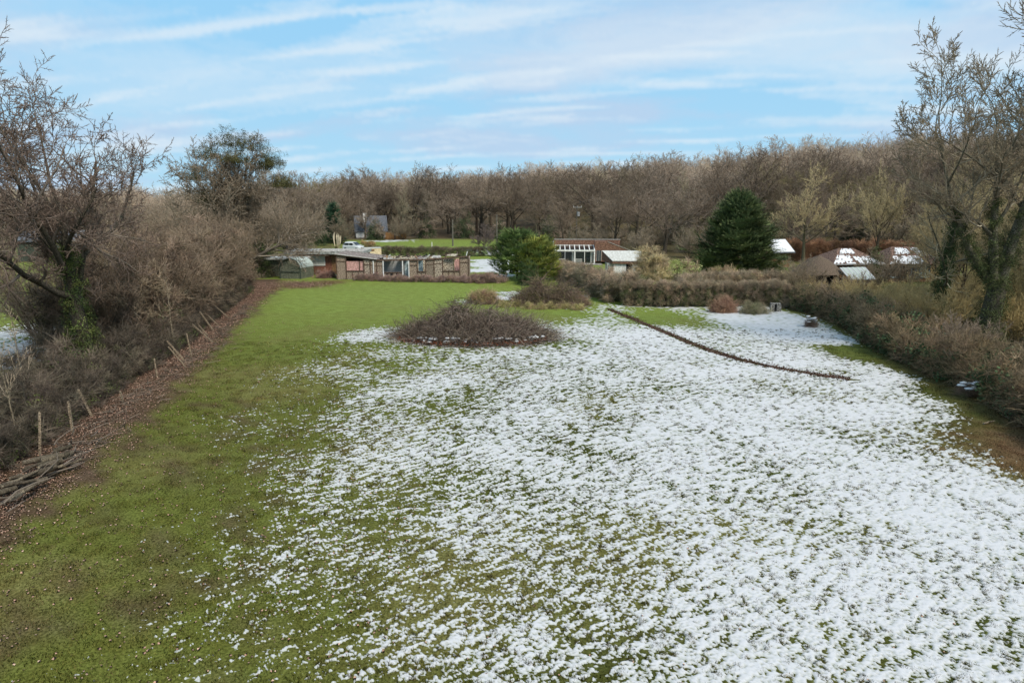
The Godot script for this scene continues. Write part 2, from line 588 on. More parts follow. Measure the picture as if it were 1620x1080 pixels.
func snow_sheet() -> void:
	var b := MB.new()
	snow_band(b, -9.0, 12.6, -9.0, -15.0, 0.03)
	snow_band(b, -10.8, 17.2, -15.0, -23.0, 0.04)
	snow_band(b, -12.8, 21.0, -23.0, -35.0, 0.06)
	snow_band(b, -14.8, 24.0, -35.0, -48.0, 0.1)
	snow_band(b, -14.0, 24.4, -48.0, -64.0, 0.16)
	snow_band(b, -8.0, 24.0, -64.0, -110.0, 0.25)
	snow_band(b, -12.0, 14.0, -110.0, -134.0, 0.4)
	snow_band(b, -50.0, -18.5, -28.0, -68.0, 0.2)
	snow_band(b, 26.0, 46.0, -52.0, -74.0, 0.25)
	snow_band(b, -40.0, 16.0, -134.0, -172.0, 0.6)
	tag(part(self, "snow", b.done(), M.snow), "thin melting snow lying in ragged streaks and sheets over the paddock", "snow", "", "stuff")

func tuft_mesh(s: int, blades: int, spread: float, h: float) -> ArrayMesh:
	var r := gen(s)
	var b := MB.new()
	for i in blades:
		var a := r.randf() * TAU
		var p := Vector3(cos(a), 0, sin(a)) * spread * sqrt(r.randf())
		p.y = -0.01
		var lean := Vector3(r.randf_range(-1, 1), 0, r.randf_range(-1, 1)) * h * 0.75
		var w := Vector3(r.randf_range(-1, 1), 0, r.randf_range(-1, 1)).normalized() * 0.006
		var k := r.randf_range(0.75, 1.25)
		var col := Color(k, k, k) if r.randf() < 0.88 else Color(1.6, 1.25, 1.3)
		b.tri(p - w, p + w, p + lean + UP * h * r.randf_range(0.5, 1.1), col)
		for m in 3:
			b.n[b.n.size() - 1 - m] = (b.n[b.n.size() - 1 - m] * 0.4 + UP * (1.0 if b.n[b.n.size() - 1 - m].y >= 0.0 else 1.0)).normalized()
	return b.done()

func grass_blades() -> void:
	var r := gen(101)
	var where: Array = []
	var tint := PackedColorArray()
	var zones := [[-13.0, 16.0, -8.6, -16.0, 30.0], [-15.0, 20.0, -16.0, -26.0, 18.0], [-18.0, 22.0, -26.0, -42.0, 8.0]]
	for zn in zones:
		var area: float = (zn[1] - zn[0]) * (zn[2] - zn[3])
		for i in int(area * zn[4]):
			var x := r.randf_range(zn[0], zn[1])
			var z := r.randf_range(zn[3], zn[2])
			if x < edge_x(z) - 0.2 + r.randf_range(-0.6, 0.3):
				continue
			var s := snow(x, z)
			if s > 0.7 or (s > 0.08 and r.randf() < 0.62):
				continue
			var k := r.randf_range(0.75, 1.2) * (1.0 if zn[4] > 10.0 else 1.35)
			if s > 0.0:
				k *= 0.75
			where.append(Transform3D(Basis(UP, r.randf() * TAU).scaled(Vector3(k, k * r.randf_range(0.6, 1.3), k)), Vector3(x, ht(x, z), z)))
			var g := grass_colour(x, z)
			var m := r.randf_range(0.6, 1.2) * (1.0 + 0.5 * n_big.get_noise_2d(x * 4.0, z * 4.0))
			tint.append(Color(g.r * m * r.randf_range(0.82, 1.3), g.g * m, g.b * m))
	# clods of dark turf that stand through the snow
	var cw: Array = []
	var ct := PackedColorArray()
	for zn in [[-9.0, 13.0, -9.0, -16.0, 60.0], [-11.0, 20.0, -16.0, -27.0, 42.0], [-12.0, 23.0, -27.0, -46.0, 18.0]]:
		var area: float = (zn[1] - zn[0]) * (zn[2] - zn[3])
		for i in int(area * zn[4]):
			var x := r.randf_range(zn[0], zn[1])
			var z := r.randf_range(zn[3], zn[2])
			if n_mid.get_noise_2d(x * 0.5 + 9.0, z * 0.5) + 0.5 * n_big.get_noise_2d(x * 2.0, z * 2.0) < 0.02:
				continue
			var s := snow(x, z)
			if s < 0.02:
				continue
			var k := r.randf_range(0.45, 1.15) * (1.0 if zn[4] > 30.0 else 1.3)
			cw.append(Transform3D(Basis(UP, r.randf() * TAU).scaled(Vector3(k * r.randf_range(0.7, 1.6), k * r.randf_range(0.8, 1.2), k)), Vector3(x, ht(x, z) + 0.012, z)))
			var m := r.randf_range(0.6, 1.15)
			ct.append(Color(0.085 * m * r.randf_range(0.9, 1.3), 0.085 * m, 0.026 * m))
	tag(many(self, "turf_clods", tuft_mesh(9, 30, 0.055, 0.06), M.blade, cw, ct), "small dark clods of turf poking through the snow", "grass", "", "stuff")
	tag(many(self, "grass", tuft_mesh(7, 34, 0.17, 0.068), M.blade, where, tint), "short olive grass tufts standing up through the thin snow", "grass", "", "stuff")

func leaf_mesh() -> ArrayMesh:
	var b := MB.new()
	b.quad(Vector3(-0.5, 0.05, 0), Vector3(-0.1, 0, 0.32), Vector3(0, 0.12, 0), Vector3(-0.1, 0.02, -0.32), Color.WHITE)
	b.quad(Vector3(0, 0.12, 0), Vector3(-0.1, 0, 0.32), Vector3(0.5, 0.1, 0.05), Vector3(-0.1, 0.02, -0.32), Color(0.9, 0.9, 0.9))
	return b.done()

func leaf_litter() -> void:
	var r := gen(202)
	var where: Array = []
	var tint := PackedColorArray()
	var put := func(x: float, z: float, size: float) -> void:
		var q := Basis.from_euler(Vector3(r.randf_range(-0.5, 0.5), r.randf() * TAU, r.randf_range(-0.5, 0.5)))
		where.append(Transform3D(q.scaled(Vector3.ONE * size), Vector3(x, ht(x, z) + r.randf_range(0.015, 0.05), z)))
		var k := r.randf_range(0.55, 1.5)
		tint.append(Color(0.235, 0.14, 0.098) * k if r.randf() < 0.75 else Color(0.33, 0.22, 0.155) * k)
	for i in 46000:
		var z := -12.0 - 62.0 * pow(r.randf(), 1.5)
		var a := fence_x(z) - 1.0
		var e := edge_x(z) + 0.2
		var t := 1.0 - pow(r.randf(), 0.8)
		var lx := lerpf(a, e - 0.8, t) + r.randfn() * 0.4
		if n_big.get_noise_2d(lx * 4.0, z * 2.0) < -0.2 and r.randf() < 0.6:
			continue
		put.call(lx, z, r.randf_range(0.055, 0.1) * (1.0 if z > -35.0 else 1.3))
	for i in 4200:
		var z := -9.0 - 40.0 * pow(r.randf(), 1.4)
		var x := edge_x(z) + 10.0 * pow(r.randf(), 1.8)
		if n_mid.get_noise_2d(x * 0.3, z * 0.3) > -0.15:
			put.call(x, z, r.randf_range(0.06, 0.1))
	for i in 2600:
		var x := -22.5 + r.randfn() * 1.6
		var z := -72.0 + r.randfn() * 1.4 + x * 0.2 + 4.0
		put.call(x, z, 0.14)
	for i in 700:
		put.call(r.randf_range(-6.0, 12.0), r.randf_range(-40.0, -9.5), 0.07)
	tag(many(self, "leaf_litter", leaf_mesh(), M.dead_leaf, where, tint), "fallen reddish brown leaves in a strip along the left fence line", "leaf litter", "", "stuff")

# ------------------------------------------------------------------ sky
func make_sky() -> PanoramaSkyMaterial:
	var W := 2048
	var H := 1024
	var im := Image.create(W, H, false, Image.FORMAT_RGBF)
	var a := FastNoiseLite.new()
	a.seed = 77; a.frequency = 0.55; a.fractal_octaves = 5; a.noise_type = FastNoiseLite.TYPE_SIMPLEX_SMOOTH
	a.domain_warp_enabled = true; a.domain_warp_amplitude = 0.9; a.domain_warp_frequency = 0.4
	var s := FastNoiseLite.new()
	s.seed = 91; s.frequency = 1.25; s.fractal_octaves = 6; s.noise_type = FastNoiseLite.TYPE_SIMPLEX_SMOOTH
	s.domain_warp_enabled = true; s.domain_warp_amplitude = 0.6; s.domain_warp_frequency = 0.5
	var blue := Color(0.27, 0.60, 0.92)
	var low := Color(0.47, 0.73, 0.89)
	var white := Color(0.74, 0.84, 0.92)
	var lilac := Color(0.49, 0.645, 0.84)
	for j in H / 2 + 4:
		var el := (0.5 - (j + 0.5) / H) * PI
		var y := maxf(sin(el), 0.0)
		var ch := cos(el)
		for i in W:
			var az := (i + 0.5) / W * TAU
			var dx := ch * sin(az)
			var dz := ch * cos(az)
			var k := 1.0 / (y + 0.16)
			var px := dx * k
			var pz := dz * k
			var c := blue.lerp(low, pow(1.0 - y, 5.0))
			var veil := a.get_noise_2d(px * 0.9 + pz * 0.15, pz * 1.3)
			var veil2 := a.get_noise_2d(px * 0.5 + 30.0, pz * 0.75 + px * 0.1 - 12.0)
			var streak := s.get_noise_2d(px * 0.55 - pz * 0.35, (pz + px * 0.22) * 2.9)
			c = c.lerp(lilac, clampf(veil * 1.9 + 0.15, 0.0, 0.85))
			c = c.lerp(white, clampf(veil2 * 1.15 - 0.06 + 0.3 * y, 0.0, 0.7))
			c = c.lerp(white, clampf(streak * 1.5 - 0.06, 0.0, 0.7))
			im.set_pixel(i, j, c)
	var tail := im.get_pixel(0, H / 2 + 2)
	im.fill_rect(Rect2i(0, H / 2 + 4, W, H / 2 - 4), Color(0.3, 0.32, 0.3))
	var m := PanoramaSkyMaterial.new()
	m.panorama = ImageTexture.create_from_image(im)
	return m

# ------------------------------------------------------------------ plant building blocks
func twig_clump(s: int, count: int, r0: float) -> ArrayMesh:
	var r := gen(s)
	var b := MB.new()
	for i in count:
		var d := Vector3(r.randf_range(-1, 1), r.randf_range(-0.35, 1.2), r.randf_range(-1, 1)).normalized()
		var k := r.randf_range(0.6, 1.35)
		var p := Vector3(r.randf_range(-0.25, 0.25), r.randf_range(-0.2, 0.15), r.randf_range(-0.25, 0.25))
		var L := r.randf_range(0.45, 1.0)
		var q := p + d * L * 0.55
		var e := (d + Vector3(r.randf_range(-1, 1), r.randf_range(-0.6, 0.9), r.randf_range(-1, 1)) * 0.5).normalized()
		b.tube(PackedVector3Array([p, q]), PackedFloat32Array([r0, r0 * 0.75]), 3, Color(k, k, k))
		b.spike(q, q + e * L * 0.5, r0 * 0.75, Color(k, k, k))
		for m in 2:
			var f := p.lerp(q, r.randf_range(0.3, 1.0))
			var g := (d + Vector3(r.randf_range(-1, 1), r.randf_range(-0.6, 0.9), r.randf_range(-1, 1)) * 0.9).normalized()
			b.spike(f, f + g * L * r.randf_range(0.25, 0.5), r0 * 0.6, Color(k, k, k) * 1.1)
	return b.done()

func leaf_clump(s: int, count: int, size: float) -> ArrayMesh:
	var r := gen(s)
	var b := MB.new()
	for i in count:
		var d := Vector3(r.randfn(), r.randfn(), r.randfn()).normalized()
		var p := d * 0.5 * pow(r.randf(), 0.4)
		var t := Basis.from_euler(Vector3(r.randf_range(-0.9, 0.9), r.randf() * TAU, r.randf_range(-0.7, 0.7)))
		var k := r.randf_range(0.6, 1.4)
		var l := size * r.randf_range(0.7, 1.3)
		b.quad(p, p + t * Vector3(l * 0.38, 0.02, l * 0.5), p + t * Vector3(0, -0.02, l), p + t * Vector3(-l * 0.38, 0.02, l * 0.5), Color(k, k, k))
	return b.done()

func needle_spray(s: int) -> ArrayMesh:
	var r := gen(s)
	var b := MB.new()
	for f in 5:
		var a := (f - 2) * 0.42 + r.randf_range(-0.15, 0.15)
		var d := Vector3(sin(a), r.randf_range(-0.1, 0.35), cos(a)).normalized()
		var L := r.randf_range(0.55, 1.0)
		var p := Vector3.ZERO
		var k := r.randf_range(0.7, 1.3)
		var sidew := d.cross(UP).normalized()
		for i in 9:
			var t := (i + 1) / 9.0
			p = d * L * t + Vector3(0, -0.22 * t * t, 0)
			var w := 0.2 * (1.05 - t)
			for sg in [-1.0, 1.0]:
				var q: Vector3 = p + sidew * sg * w + d * 0.1 + Vector3(0, r.randf_range(-0.04, 0.05), 0)
				b.tri(p - d * 0.05, p + d * 0.06, q, Color(k, k, k) * r.randf_range(0.75, 1.2))
	return b.done()

var CL := {}

func clumps() -> void:
	CL.twig_fine = twig_clump(1, 34, 0.007)
	CL.twig_mid = twig_clump(2, 30, 0.011)
	CL.twig_far = twig_clump(3, 30, 0.016)
	CL.leaf_small = leaf_clump(4, 42, 0.11)
	CL.leaf_big = leaf_clump(5, 26, 0.2)
	CL.needle = needle_spray(6)
	CL.ivy = leaf_clump(8, 36, 0.13)

func pick(r: RandomNumberGenerator, cols: Array, spread := 0.3) -> Color:
	var c: Color = cols[r.randi() % cols.size()]
	var k := r.randf_range(1.0 - spread, 1.0 + spread)
	return Color(c.r * k, c.g * k * r.randf_range(0.94, 1.06), c.b * k)

# clumps spread through a rounded mass; most of them towards its skin, where they lean outwards
func fill(r: RandomNumberGenerator, where: Array, tint: PackedColorArray, at: Vector3, rad: Vector3, count: int, size: float, cols: Array, lift := 0.4, lumpy := 0.25) -> PackedColorArray:
	for i in count:
		var d := Vector3(r.randfn(), absf(r.randfn()) * 0.9 - 0.05, r.randfn()).normalized()
		var k := pow(r.randf(), 0.45)
		k *= 1.0 - lumpy + lumpy * 1.6 * (n_mid.get_noise_3d(at.x + d.x * 1.1, d.y * 1.1, at.z + d.z * 1.1) + 0.4)
		var p := at + Vector3(d.x * rad.x, d.y * rad.y, d.z * rad.z) * k
		p.y = maxf(p.y, at.y + 0.05)
		var out := (d + UP * lift + Vector3(r.randfn(), r.randfn(), r.randfn()) * 0.35).normalized()
		var x := out.cross(Vector3(r.randfn(), r.randfn(), r.randfn())).normalized()
		var b := Basis(x, out, x.cross(out)).scaled(Vector3.ONE * size * r.randf_range(0.65, 1.3))
		where.append(Transform3D(b, p))
		tint.append(pick(r, cols))
	return tint

func bush(called: String, label: String, category: String, at: Vector3, rad: Vector3, spec: Array, s: int, group := "") -> Node3D:
	# spec: [part name, clump, material, count, size, colours]
	at.y = ht(at.x, at.z)
	var o := thing(called, label, category, at, 0.0, group)
	var r := gen(s)
	for e in spec:
		var where: Array = []
		var tint := fill(r, where, PackedColorArray(), Vector3.ZERO, rad, e[3], e[4], e[5], 0.4, 0.3)
		many(o, e[0], CL[e[1]], M[e[2]], where, tint)
	return o

func hedge(called: String, label: String, pts: Array, width: float, height: float, spec: Array, s: int, flat := 0.7, start := 1.0) -> Node3D:
	var a := Vector3(pts[0].x, 0, pts[0].y)
	a.y = ht(a.x, a.z)
	var o := thing(called, label, "hedge", a)
	var r := gen(s)
	var total := 0.0
	for i in pts.size() - 1:
		total += pts[i].distance_to(pts[i + 1])
	for e in spec:
		var where: Array = []
		var tint := PackedColorArray()
		var lo: float = e[6] if e.size() > 6 else 0.0
		var hi: float = e[7] if e.size() > 7 else 1.0
		for k in int(total * e[3]):
			var t := r.randf() * total
			var grow := lerpf(start, 1.0, t / total)
			var i := 0
			while i < pts.size() - 2 and t > pts[i].distance_to(pts[i + 1]):
				t -= pts[i].distance_to(pts[i + 1])
				i += 1
			var q: Vector2 = pts[i].lerp(pts[i + 1], clampf(t / pts[i].distance_to(pts[i + 1]), 0, 1))
			var along: Vector2 = (pts[i + 1] - pts[i]).normalized()
			var across := Vector2(-along.y, along.x)
			var u := clampf(r.randfn() * 0.55, -1, 1)
			if r.randf() < 0.5:
				u = signf(u) * r.randf_range(0.75, 1.0)
			var hn := n_mid.get_noise_2d(q.x * 0.35, q.y * 0.35)
			var H := height * grow * (1.0 + (1.0 - flat) * hn * 1.3)
			var y := lerpf(lo, hi, r.randf())
			if r.randf() < 0.35 and hi >= 1.0:
				y = r.randf_range(0.85, 1.0)
			var w := width * 0.5 * (1.0 + hn * 0.3) * (1.0 - 0.35 * maxf(0.0, y - 0.6))
			q += across * u * w
			var p := Vector3(q.x, ht(q.x, q.y) + 0.1 + y * (H - 0.2), q.y)
			var out := (Vector3(across.x * u, 0.25 + y * 0.8, across.y * u) + Vector3(r.randfn(), r.randfn(), r.randfn()) * 0.4).normalized()
			var x := out.cross(Vector3(r.randfn(), r.randfn(), r.randfn())).normalized()
			where.append(Transform3D(Basis(x, out, x.cross(out)).scaled(Vector3.ONE * e[4] * r.randf_range(0.65, 1.3)), p - a))
			tint.append(pick(r, e[5]))
		many(o, e[0], CL[e[1]], M[e[2]], where, tint)
	return o

# ------------------------------------------------------------------ trees
func plant(called: String, label: String, category: String, g: TreeGen, at: Vector3, turn := 0.0, scale := 1.0, group := "") -> Node3D:
	at.y = ht(at.x, at.z) - 0.05
	var o := thing(called, label, category, at, turn, group)
	o.scale = Vector3.ONE * scale
	part(o, "trunk", g.wood.done(), M.bark)
	part(o, "crown", g.twig.done(), M.twig)
	return o

func ivy_on(o: Node3D, g: TreeGen, s: int, lo: float, hi: float, per_m: int, size: float, cols: Array, most := 3) -> void:
	var r := gen(s)
	var where: Array = []
	var tint := PackedColorArray()
	var k := 0
	for sp in g.spine:
		var pts: PackedVector3Array = sp[0]
		var rad: PackedFloat32Array = sp[1]
		k += 1
		if k > most or (k > 1 and rad[0] < 0.18):
			continue
		for i in pts.size() - 1:
			var L := pts[i].distance_to(pts[i + 1])
			for m in int(L * per_m):
				var t := r.randf()
				var p := pts[i].lerp(pts[i + 1], t)
				if p.y < lo or p.y > hi or r.randf() < (p.y - lo) / (hi - lo) * 0.5:
					continue
				var a := r.randf() * TAU
				var out := Vector3(cos(a), r.randf_range(-0.3, 0.5), sin(a)).normalized()
				p += out * (rad[i] + r.randf_range(0.0, 0.35) * size * 2.0)
				var x := out.cross(Vector3(r.randfn(), r.randfn(), r.randfn())).normalized()
				where.append(Transform3D(Basis(x, out, x.cross(out)).scaled(Vector3.ONE * size * r.randf_range(0.6, 1.3)), p))
				tint.append(pick(r, cols))
	many(o, "ivy", CL.ivy, M.leaf, where, tint)

func wood_tree(s: int, h: float, style: int, tint := Color.BLACK) -> TreeGen:
	var g := TreeGen.new()
	g.rng.seed = s
	g.cw = [Color(0.085, 0.07, 0.055), Color(0.11, 0.085, 0.065), Color(0.13, 0.12, 0.085)][style % 3]
	g.ct = [Color(0.128, 0.102, 0.078), Color(0.148, 0.119, 0.09), Color(0.15, 0.127, 0.086)][style % 3]
	if tint != Color.BLACK:
		g.ct = tint
	g.spike_r = 0.015
	g.min_r = 0.013
	g.num = [9, 8, 7, 6, 5]
	g.seg = [4, 5, 4, 3, 1]
	g.sides = [6, 4, 3, 3, 3]
	g.last = 5
	g.shorten = 0.25
	g.wig = [0.06, 0.13, 0.18, 0.22, 0.28]
	g.up = [0.02, 0.08, 0.05, 0.05, 0.03]
	var bole := 0.45
	if style == 0:   # oak-like, broad
		bole = 0.42
		g.ratio = [1.0, 0.5, 0.48, 0.46, 0.45]; g.ang = [0.95, 0.75, 0.7, 0.7, 0.7]; g.start = [0.4, 0.25, 0.2, 0.15, 0.1]; g.up[1] = 0.07
	elif style == 1: # taller oval
		bole = 0.5
		g.ratio = [0.85, 0.5, 0.48, 0.46, 0.45]; g.ang = [0.75, 0.65, 0.65, 0.65, 0.7]; g.start = [0.32, 0.2, 0.15, 0.1, 0.1]; g.up[1] = 0.12
	else:            # thin, upright
		bole = 0.62
		g.ratio = [0.5, 0.46, 0.5, 0.48, 0.45]; g.ang = [0.7, 0.65, 0.65, 0.7, 0.7]; g.start = [0.4, 0.2, 0.15, 0.1, 0.1]; g.num = [10, 7, 6, 6, 4]; g.up[1] = 0.14
	g.rr = 0.5
	g.branch(Vector3.ZERO, UP, h * bole, h * 0.02, 0)
	return g

func shrub_gen(s: int, h: float, stems: int, ct: Color, spread := 0.7, spike := 0.008) -> TreeGen:
	var g := TreeGen.new()
	g.rng.seed = s
	g.cw = ct * 0.8
	g.ct = ct
	g.spike_r = spike
	g.min_r = spike * 0.9
	g.last = 4
	g.seg = [6, 5, 3, 2]
	g.sides = [4, 3, 3, 3]
	g.num = [0, 11, 9, 7]
	g.wig = [0.1, 0.13, 0.22, 0.3]
	g.up = [0.0, 0.03, 0.06, 0.03]
	g.ratio = [0.5, 0.42, 0.5, 0.5]
	g.ang = [0.6, 0.7, 0.75, 0.8]
	g.start = [0.1, 0.2, 0.15, 0.1]
	g.taper = 0.35
	for i in stems:
		var a := TAU * i / stems + g.rng.randf_range(-0.4, 0.4)
		var k := spread * sqrt(g.rng.randf())
		var d := Vector3(cos(a) * k, 1.0, sin(a) * k).normalized()
		g.branch(Vector3(cos(a), 0, sin(a)) * 0.25 * g.rng.randf(), d, h * g.rng.randf_range(0.7, 1.0), h * 0.008, 1)
	return g

func copy_of(o: Node3D, at: Vector3, turn: float, k: Vector3, label: String, group := "") -> Node3D:
	var c: Node3D = o.duplicate()
	var stem := String(o.name)
	if stem.length() > 4 and stem[-4] == "_" and stem.substr(stem.length() - 3).is_valid_int():
		stem = stem.substr(0, stem.length() - 4)
	c.name = numbered(stem)
	add_child(c)
	at.y = ht(at.x, at.z) - 0.05
	c.position = at
	c.rotation = Vector3(0, turn, 0)
	c.scale = k
	c.set_meta("label", label)
	if group: c.set_meta("group", group)
	elif c.has_meta("group"): c.remove_meta("group")
	return c

func left_trees() -> void:
	# the ivy-clad oak by the fence
	var g := TreeGen.new()
	g.rng.seed = 4
	g.num = [10, 10, 9, 8, 7]
	g.last = 5
	g.seg = [6, 8, 5, 4, 1]
	g.wig = [0.1, 0.22, 0.34, 0.4, 0.5]
	g.up = [0.03, 0.07, 0.05, 0.05, 0.04]
	g.ratio = [1.05, 0.42, 0.5, 0.46, 0.36]
	g.ang = [0.95, 0.85, 0.85, 0.85, 0.9]
	g.start = [0.5, 0.22, 0.2, 0.15, 0.2]
	g.shorten = 0.3
	g.rr = 0.6
	g.spike_r = 0.011
	g.min_r = 0.01
	g.cw = Color(0.075, 0.064, 0.05)
	g.ct = Color(0.085, 0.064, 0.051)
	g.branch(Vector3.ZERO, Vector3(-0.06, 1, 0.02), 6.6, 0.44, 0)
	var oak := plant("oak_tree", "spreading bare oak with ivy on its trunk beside the left fence", "tree", g, Vector3(-20.2, 0, -31.5), 0.6, 1.08)
	ivy_on(oak, g, 11, 0.0, 6.0, 90, 0.42, [Color(0.035, 0.05, 0.016), Color(0.055, 0.07, 0.02), Color(0.09, 0.1, 0.03)], 5)
	copy_of(oak, Vector3(-27.6, 0, -28.5), 2.3, Vector3.ONE * 1.1, "bare oak at the left edge of view whose mossy limbs reach in", "")
	# tall tree whose top is thick with ivy, beyond the hedgerow
	var t := TreeGen.new()
	t.rng.seed = 15
	t.num = [16, 12, 9, 8, 5]
	t.last = 5
	t.shorten = 0.3
	t.wig = [0.07, 0.16, 0.26, 0.3, 0.3]
	t.up = [0.02, 0.08, 0.05, 0.03, 0.03]
	t.seg = [5, 6, 4, 3, 1]
	t.ratio = [0.95, 0.44, 0.5, 0.5, 0.45]
	t.ang = [0.85, 0.8, 0.8, 0.8, 0.8]
	t.start = [0.15, 0.15, 0.2, 0.1, 0.1]
	t.spike_r = 0.026
	t.min_r = 0.016
	t.cw = Color(0.1, 0.085, 0.07)
	t.ct = Color(0.112, 0.092, 0.068)
	t.branch(Vector3.ZERO, UP, 7.6, 0.4, 0)
	var it := plant("ivy_topped_tree", "tall round tree with dark evergreen ivy in its top beyond the shrubs", "tree", t, Vector3(-29.7, 0, -76.0), 0.0, 1.12)
	var r := gen(33)
	var where: Array = []
	var tint := PackedColorArray()
	var dark := [Color(0.05, 0.048, 0.019), Color(0.036, 0.037, 0.015), Color(0.068, 0.062, 0.026)]
	for b in [[-2.6, 12.4, 0.3, 1.5], [-0.6, 13.6, -0.4, 1.6], [1.5, 13.2, 0.2, 1.5], [3.2, 11.8, 0.0, 1.4], [-3.8, 10.4, 0.2, 1.3], [0.4, 12.0, 1.6, 1.3], [-2.9, 8.3, 1.2, 1.2], [-3.4, 6.4, 0.8, 1.1], [4.0, 9.8, -0.6, 1.1], [1.9, 11.5, -1.6, 1.5], [-1.4, 11.4, -1.8, 1.5]]:
		tint = fill(r, where, tint, Vector3(b[0], b[1] - 0.6, b[2]), Vector3.ONE * b[3] * 1.3, 150, 0.5, dark, 0.2, 0.3)
	many(it, "ivy", CL.ivy, M.leaf, where, tint)
	# tall leafless shrubs that make the left hedgerow
	var a := shrub_gen(51, 6.6, 15, Color(0.11, 0.084, 0.06), 0.75, 0.010)
	var p1 := plant("hedgerow_shrub", "first tall grey brown leafless shrub of the left hedgerow, just behind the oak", "shrub", a, Vector3(-22.6, 0, -37.0), 0.0, 0.78, "tall shrubs of the left hedgerow")
	var b2 := shrub_gen(52, 6.6, 15, Color(0.126, 0.096, 0.069), 0.85, 0.010)
	var p2 := plant("hedgerow_shrub", "second tall grey brown leafless shrub of the left hedgerow, counted from the oak", "shrub", b2, Vector3(-23.6, 0, -41.0), 1.0, 0.9, "tall shrubs of the left hedgerow")
	var spots := [[-22.9, -44.5, 0.92], [-25.8, -45.0, 1.02], [-24.0, -48.0, 1.0], [-27.0, -50.0, 1.05], [-24.9, -51.5, 1.02], [-25.2, -55.0, 1.04], [-28.4, -56.0, 1.12], [-26.0, -58.6, 1.05], [-27.2, -62.0, 1.0], [-29.6, -63.5, 1.1], [-27.6, -65.5, 0.92], [-30.5, -69.0, 0.95], [-25.3, -37.5, 0.9], [-28.5, -40.5, 0.95]]
	var k := 2
	for s in spots:
		copy_of(p1 if k % 2 else p2, Vector3(s[0], 0, s[1]), k * 1.9, Vector3(1.0, 1.0, 1.0) * s[2], nth(k) + " tall grey brown leafless shrub of the left hedgerow, counted from the oak", "tall shrubs of the left hedgerow")
		k += 1
	var core := []
	for i in 9:
		core.append(Vector2(lerpf(-22.2, -28.2, i / 8.0), -35.0 - i * 4.1))
	hedge("hedgerow_thicket", "dense dark twiggy heart of the left hedgerow under the tall shrubs", core, 5.0, 4.6, [["twigs", "twig_far", "twig", 62, 0.95, [Color(0.1, 0.075, 0.052), Color(0.13, 0.096, 0.066), Color(0.072, 0.054, 0.039)]], ["foliage", "leaf_small", "leaf", 10, 0.7, [Color(0.045, 0.05, 0.02)], 0.0, 0.5]], 66, 0.3)
	# dead hedge of brushwood behind the posts
	var line := []
	for i in 14:
		var z := -14.0 - i * 4.0
		line.append(Vector2(fence_x(z) - (1.4 if z > -30.0 else 1.7), z))
	hedge("brushwood_hedge", "low tangled hedge of dead brushwood behind the leaning stakes", line, 1.9, 1.1, [["brush", "twig_mid", "twig", 46, 0.55, [Color(0.05, 0.04, 0.031), Color(0.038, 0.031, 0.024), Color(0.085, 0.069, 0.05)]], ["foliage", "leaf_small", "leaf", 9, 0.5, [Color(0.05, 0.06, 0.02)], 0.0, 0.6]], 61, 0.3)
	var line2 := []
	for i in 12:
		var z := -15.0 - i * 4.4
		line2.append(Vector2(fence_x(z) - 3.2, z))
	hedge("bramble_undergrowth", "dark bramble undergrowth growing under the oak and the tall shrubs", line2, 3.4, 1.5, [["brush", "twig_mid", "twig", 34, 0.8, [Color(0.045, 0.037, 0.028), Color(0.068, 0.055, 0.04)]], ["foliage", "leaf_small", "leaf", 14, 0.6, [Color(0.04, 0.055, 0.018), Color(0.07, 0.08, 0.025)], 0.0, 0.8]], 62, 0.2)
	bush("ivy_bush", "dark ivy smothered bush at the foot of the oak trunk", "bush", Vector3(-20.2, 0, -30.4), Vector3(1.5, 2.5, 1.4), [["foliage", "ivy", "leaf", 150, 0.55, [Color(0.03, 0.045, 0.015), Color(0.05, 0.06, 0.02)]], ["stems", "twig_mid", "twig", 60, 0.9, [Color(0.1, 0.08, 0.06)]]], 63)
	bush("ivy_bush", "dark evergreen bush behind the arched hut", "bush", Vector3(-30.0, 0, -81.0), Vector3(2.2, 4.6, 2.4), [["foliage", "ivy", "leaf", 420, 0.8, [Color(0.035, 0.05, 0.018), Color(0.05, 0.065, 0.022)]], ["stems", "twig_far", "twig", 80, 1.2, [Color(0.13, 0.1, 0.075)]]], 64)
	# saplings near the first posts
	for i in 5:
		var sg := TreeGen.new()
		sg.rng.seed = 300 + i
		sg.num = [7, 5, 4]; sg.last = 3; sg.seg = [6, 4, 2]; sg.ratio = [0.3, 0.4, 0.4]; sg.start = [0.35, 0.2, 0.1]
		sg.cw = Color(0.2, 0.165, 0.12); sg.ct = Color(0.17, 0.13, 0.09); sg.ang = [0.5, 0.6, 0.6]
		sg.branch(Vector3.ZERO, Vector3(sg.rng.randf_range(-0.15, 0.15), 1, 0), 3.0 + 0.4 * i, 0.035, 0)
		plant("sapling", nth(i) + " thin pale sapling from the near end behind the first fence stakes", "sapling", sg, Vector3([-16.6, -17.2, -17.0, -17.9, -19.3][i], 0, [-19.8, -21.0, -22.4, -24.2, -38.0][i]), i, 1.0, "thin saplings behind the stakes")

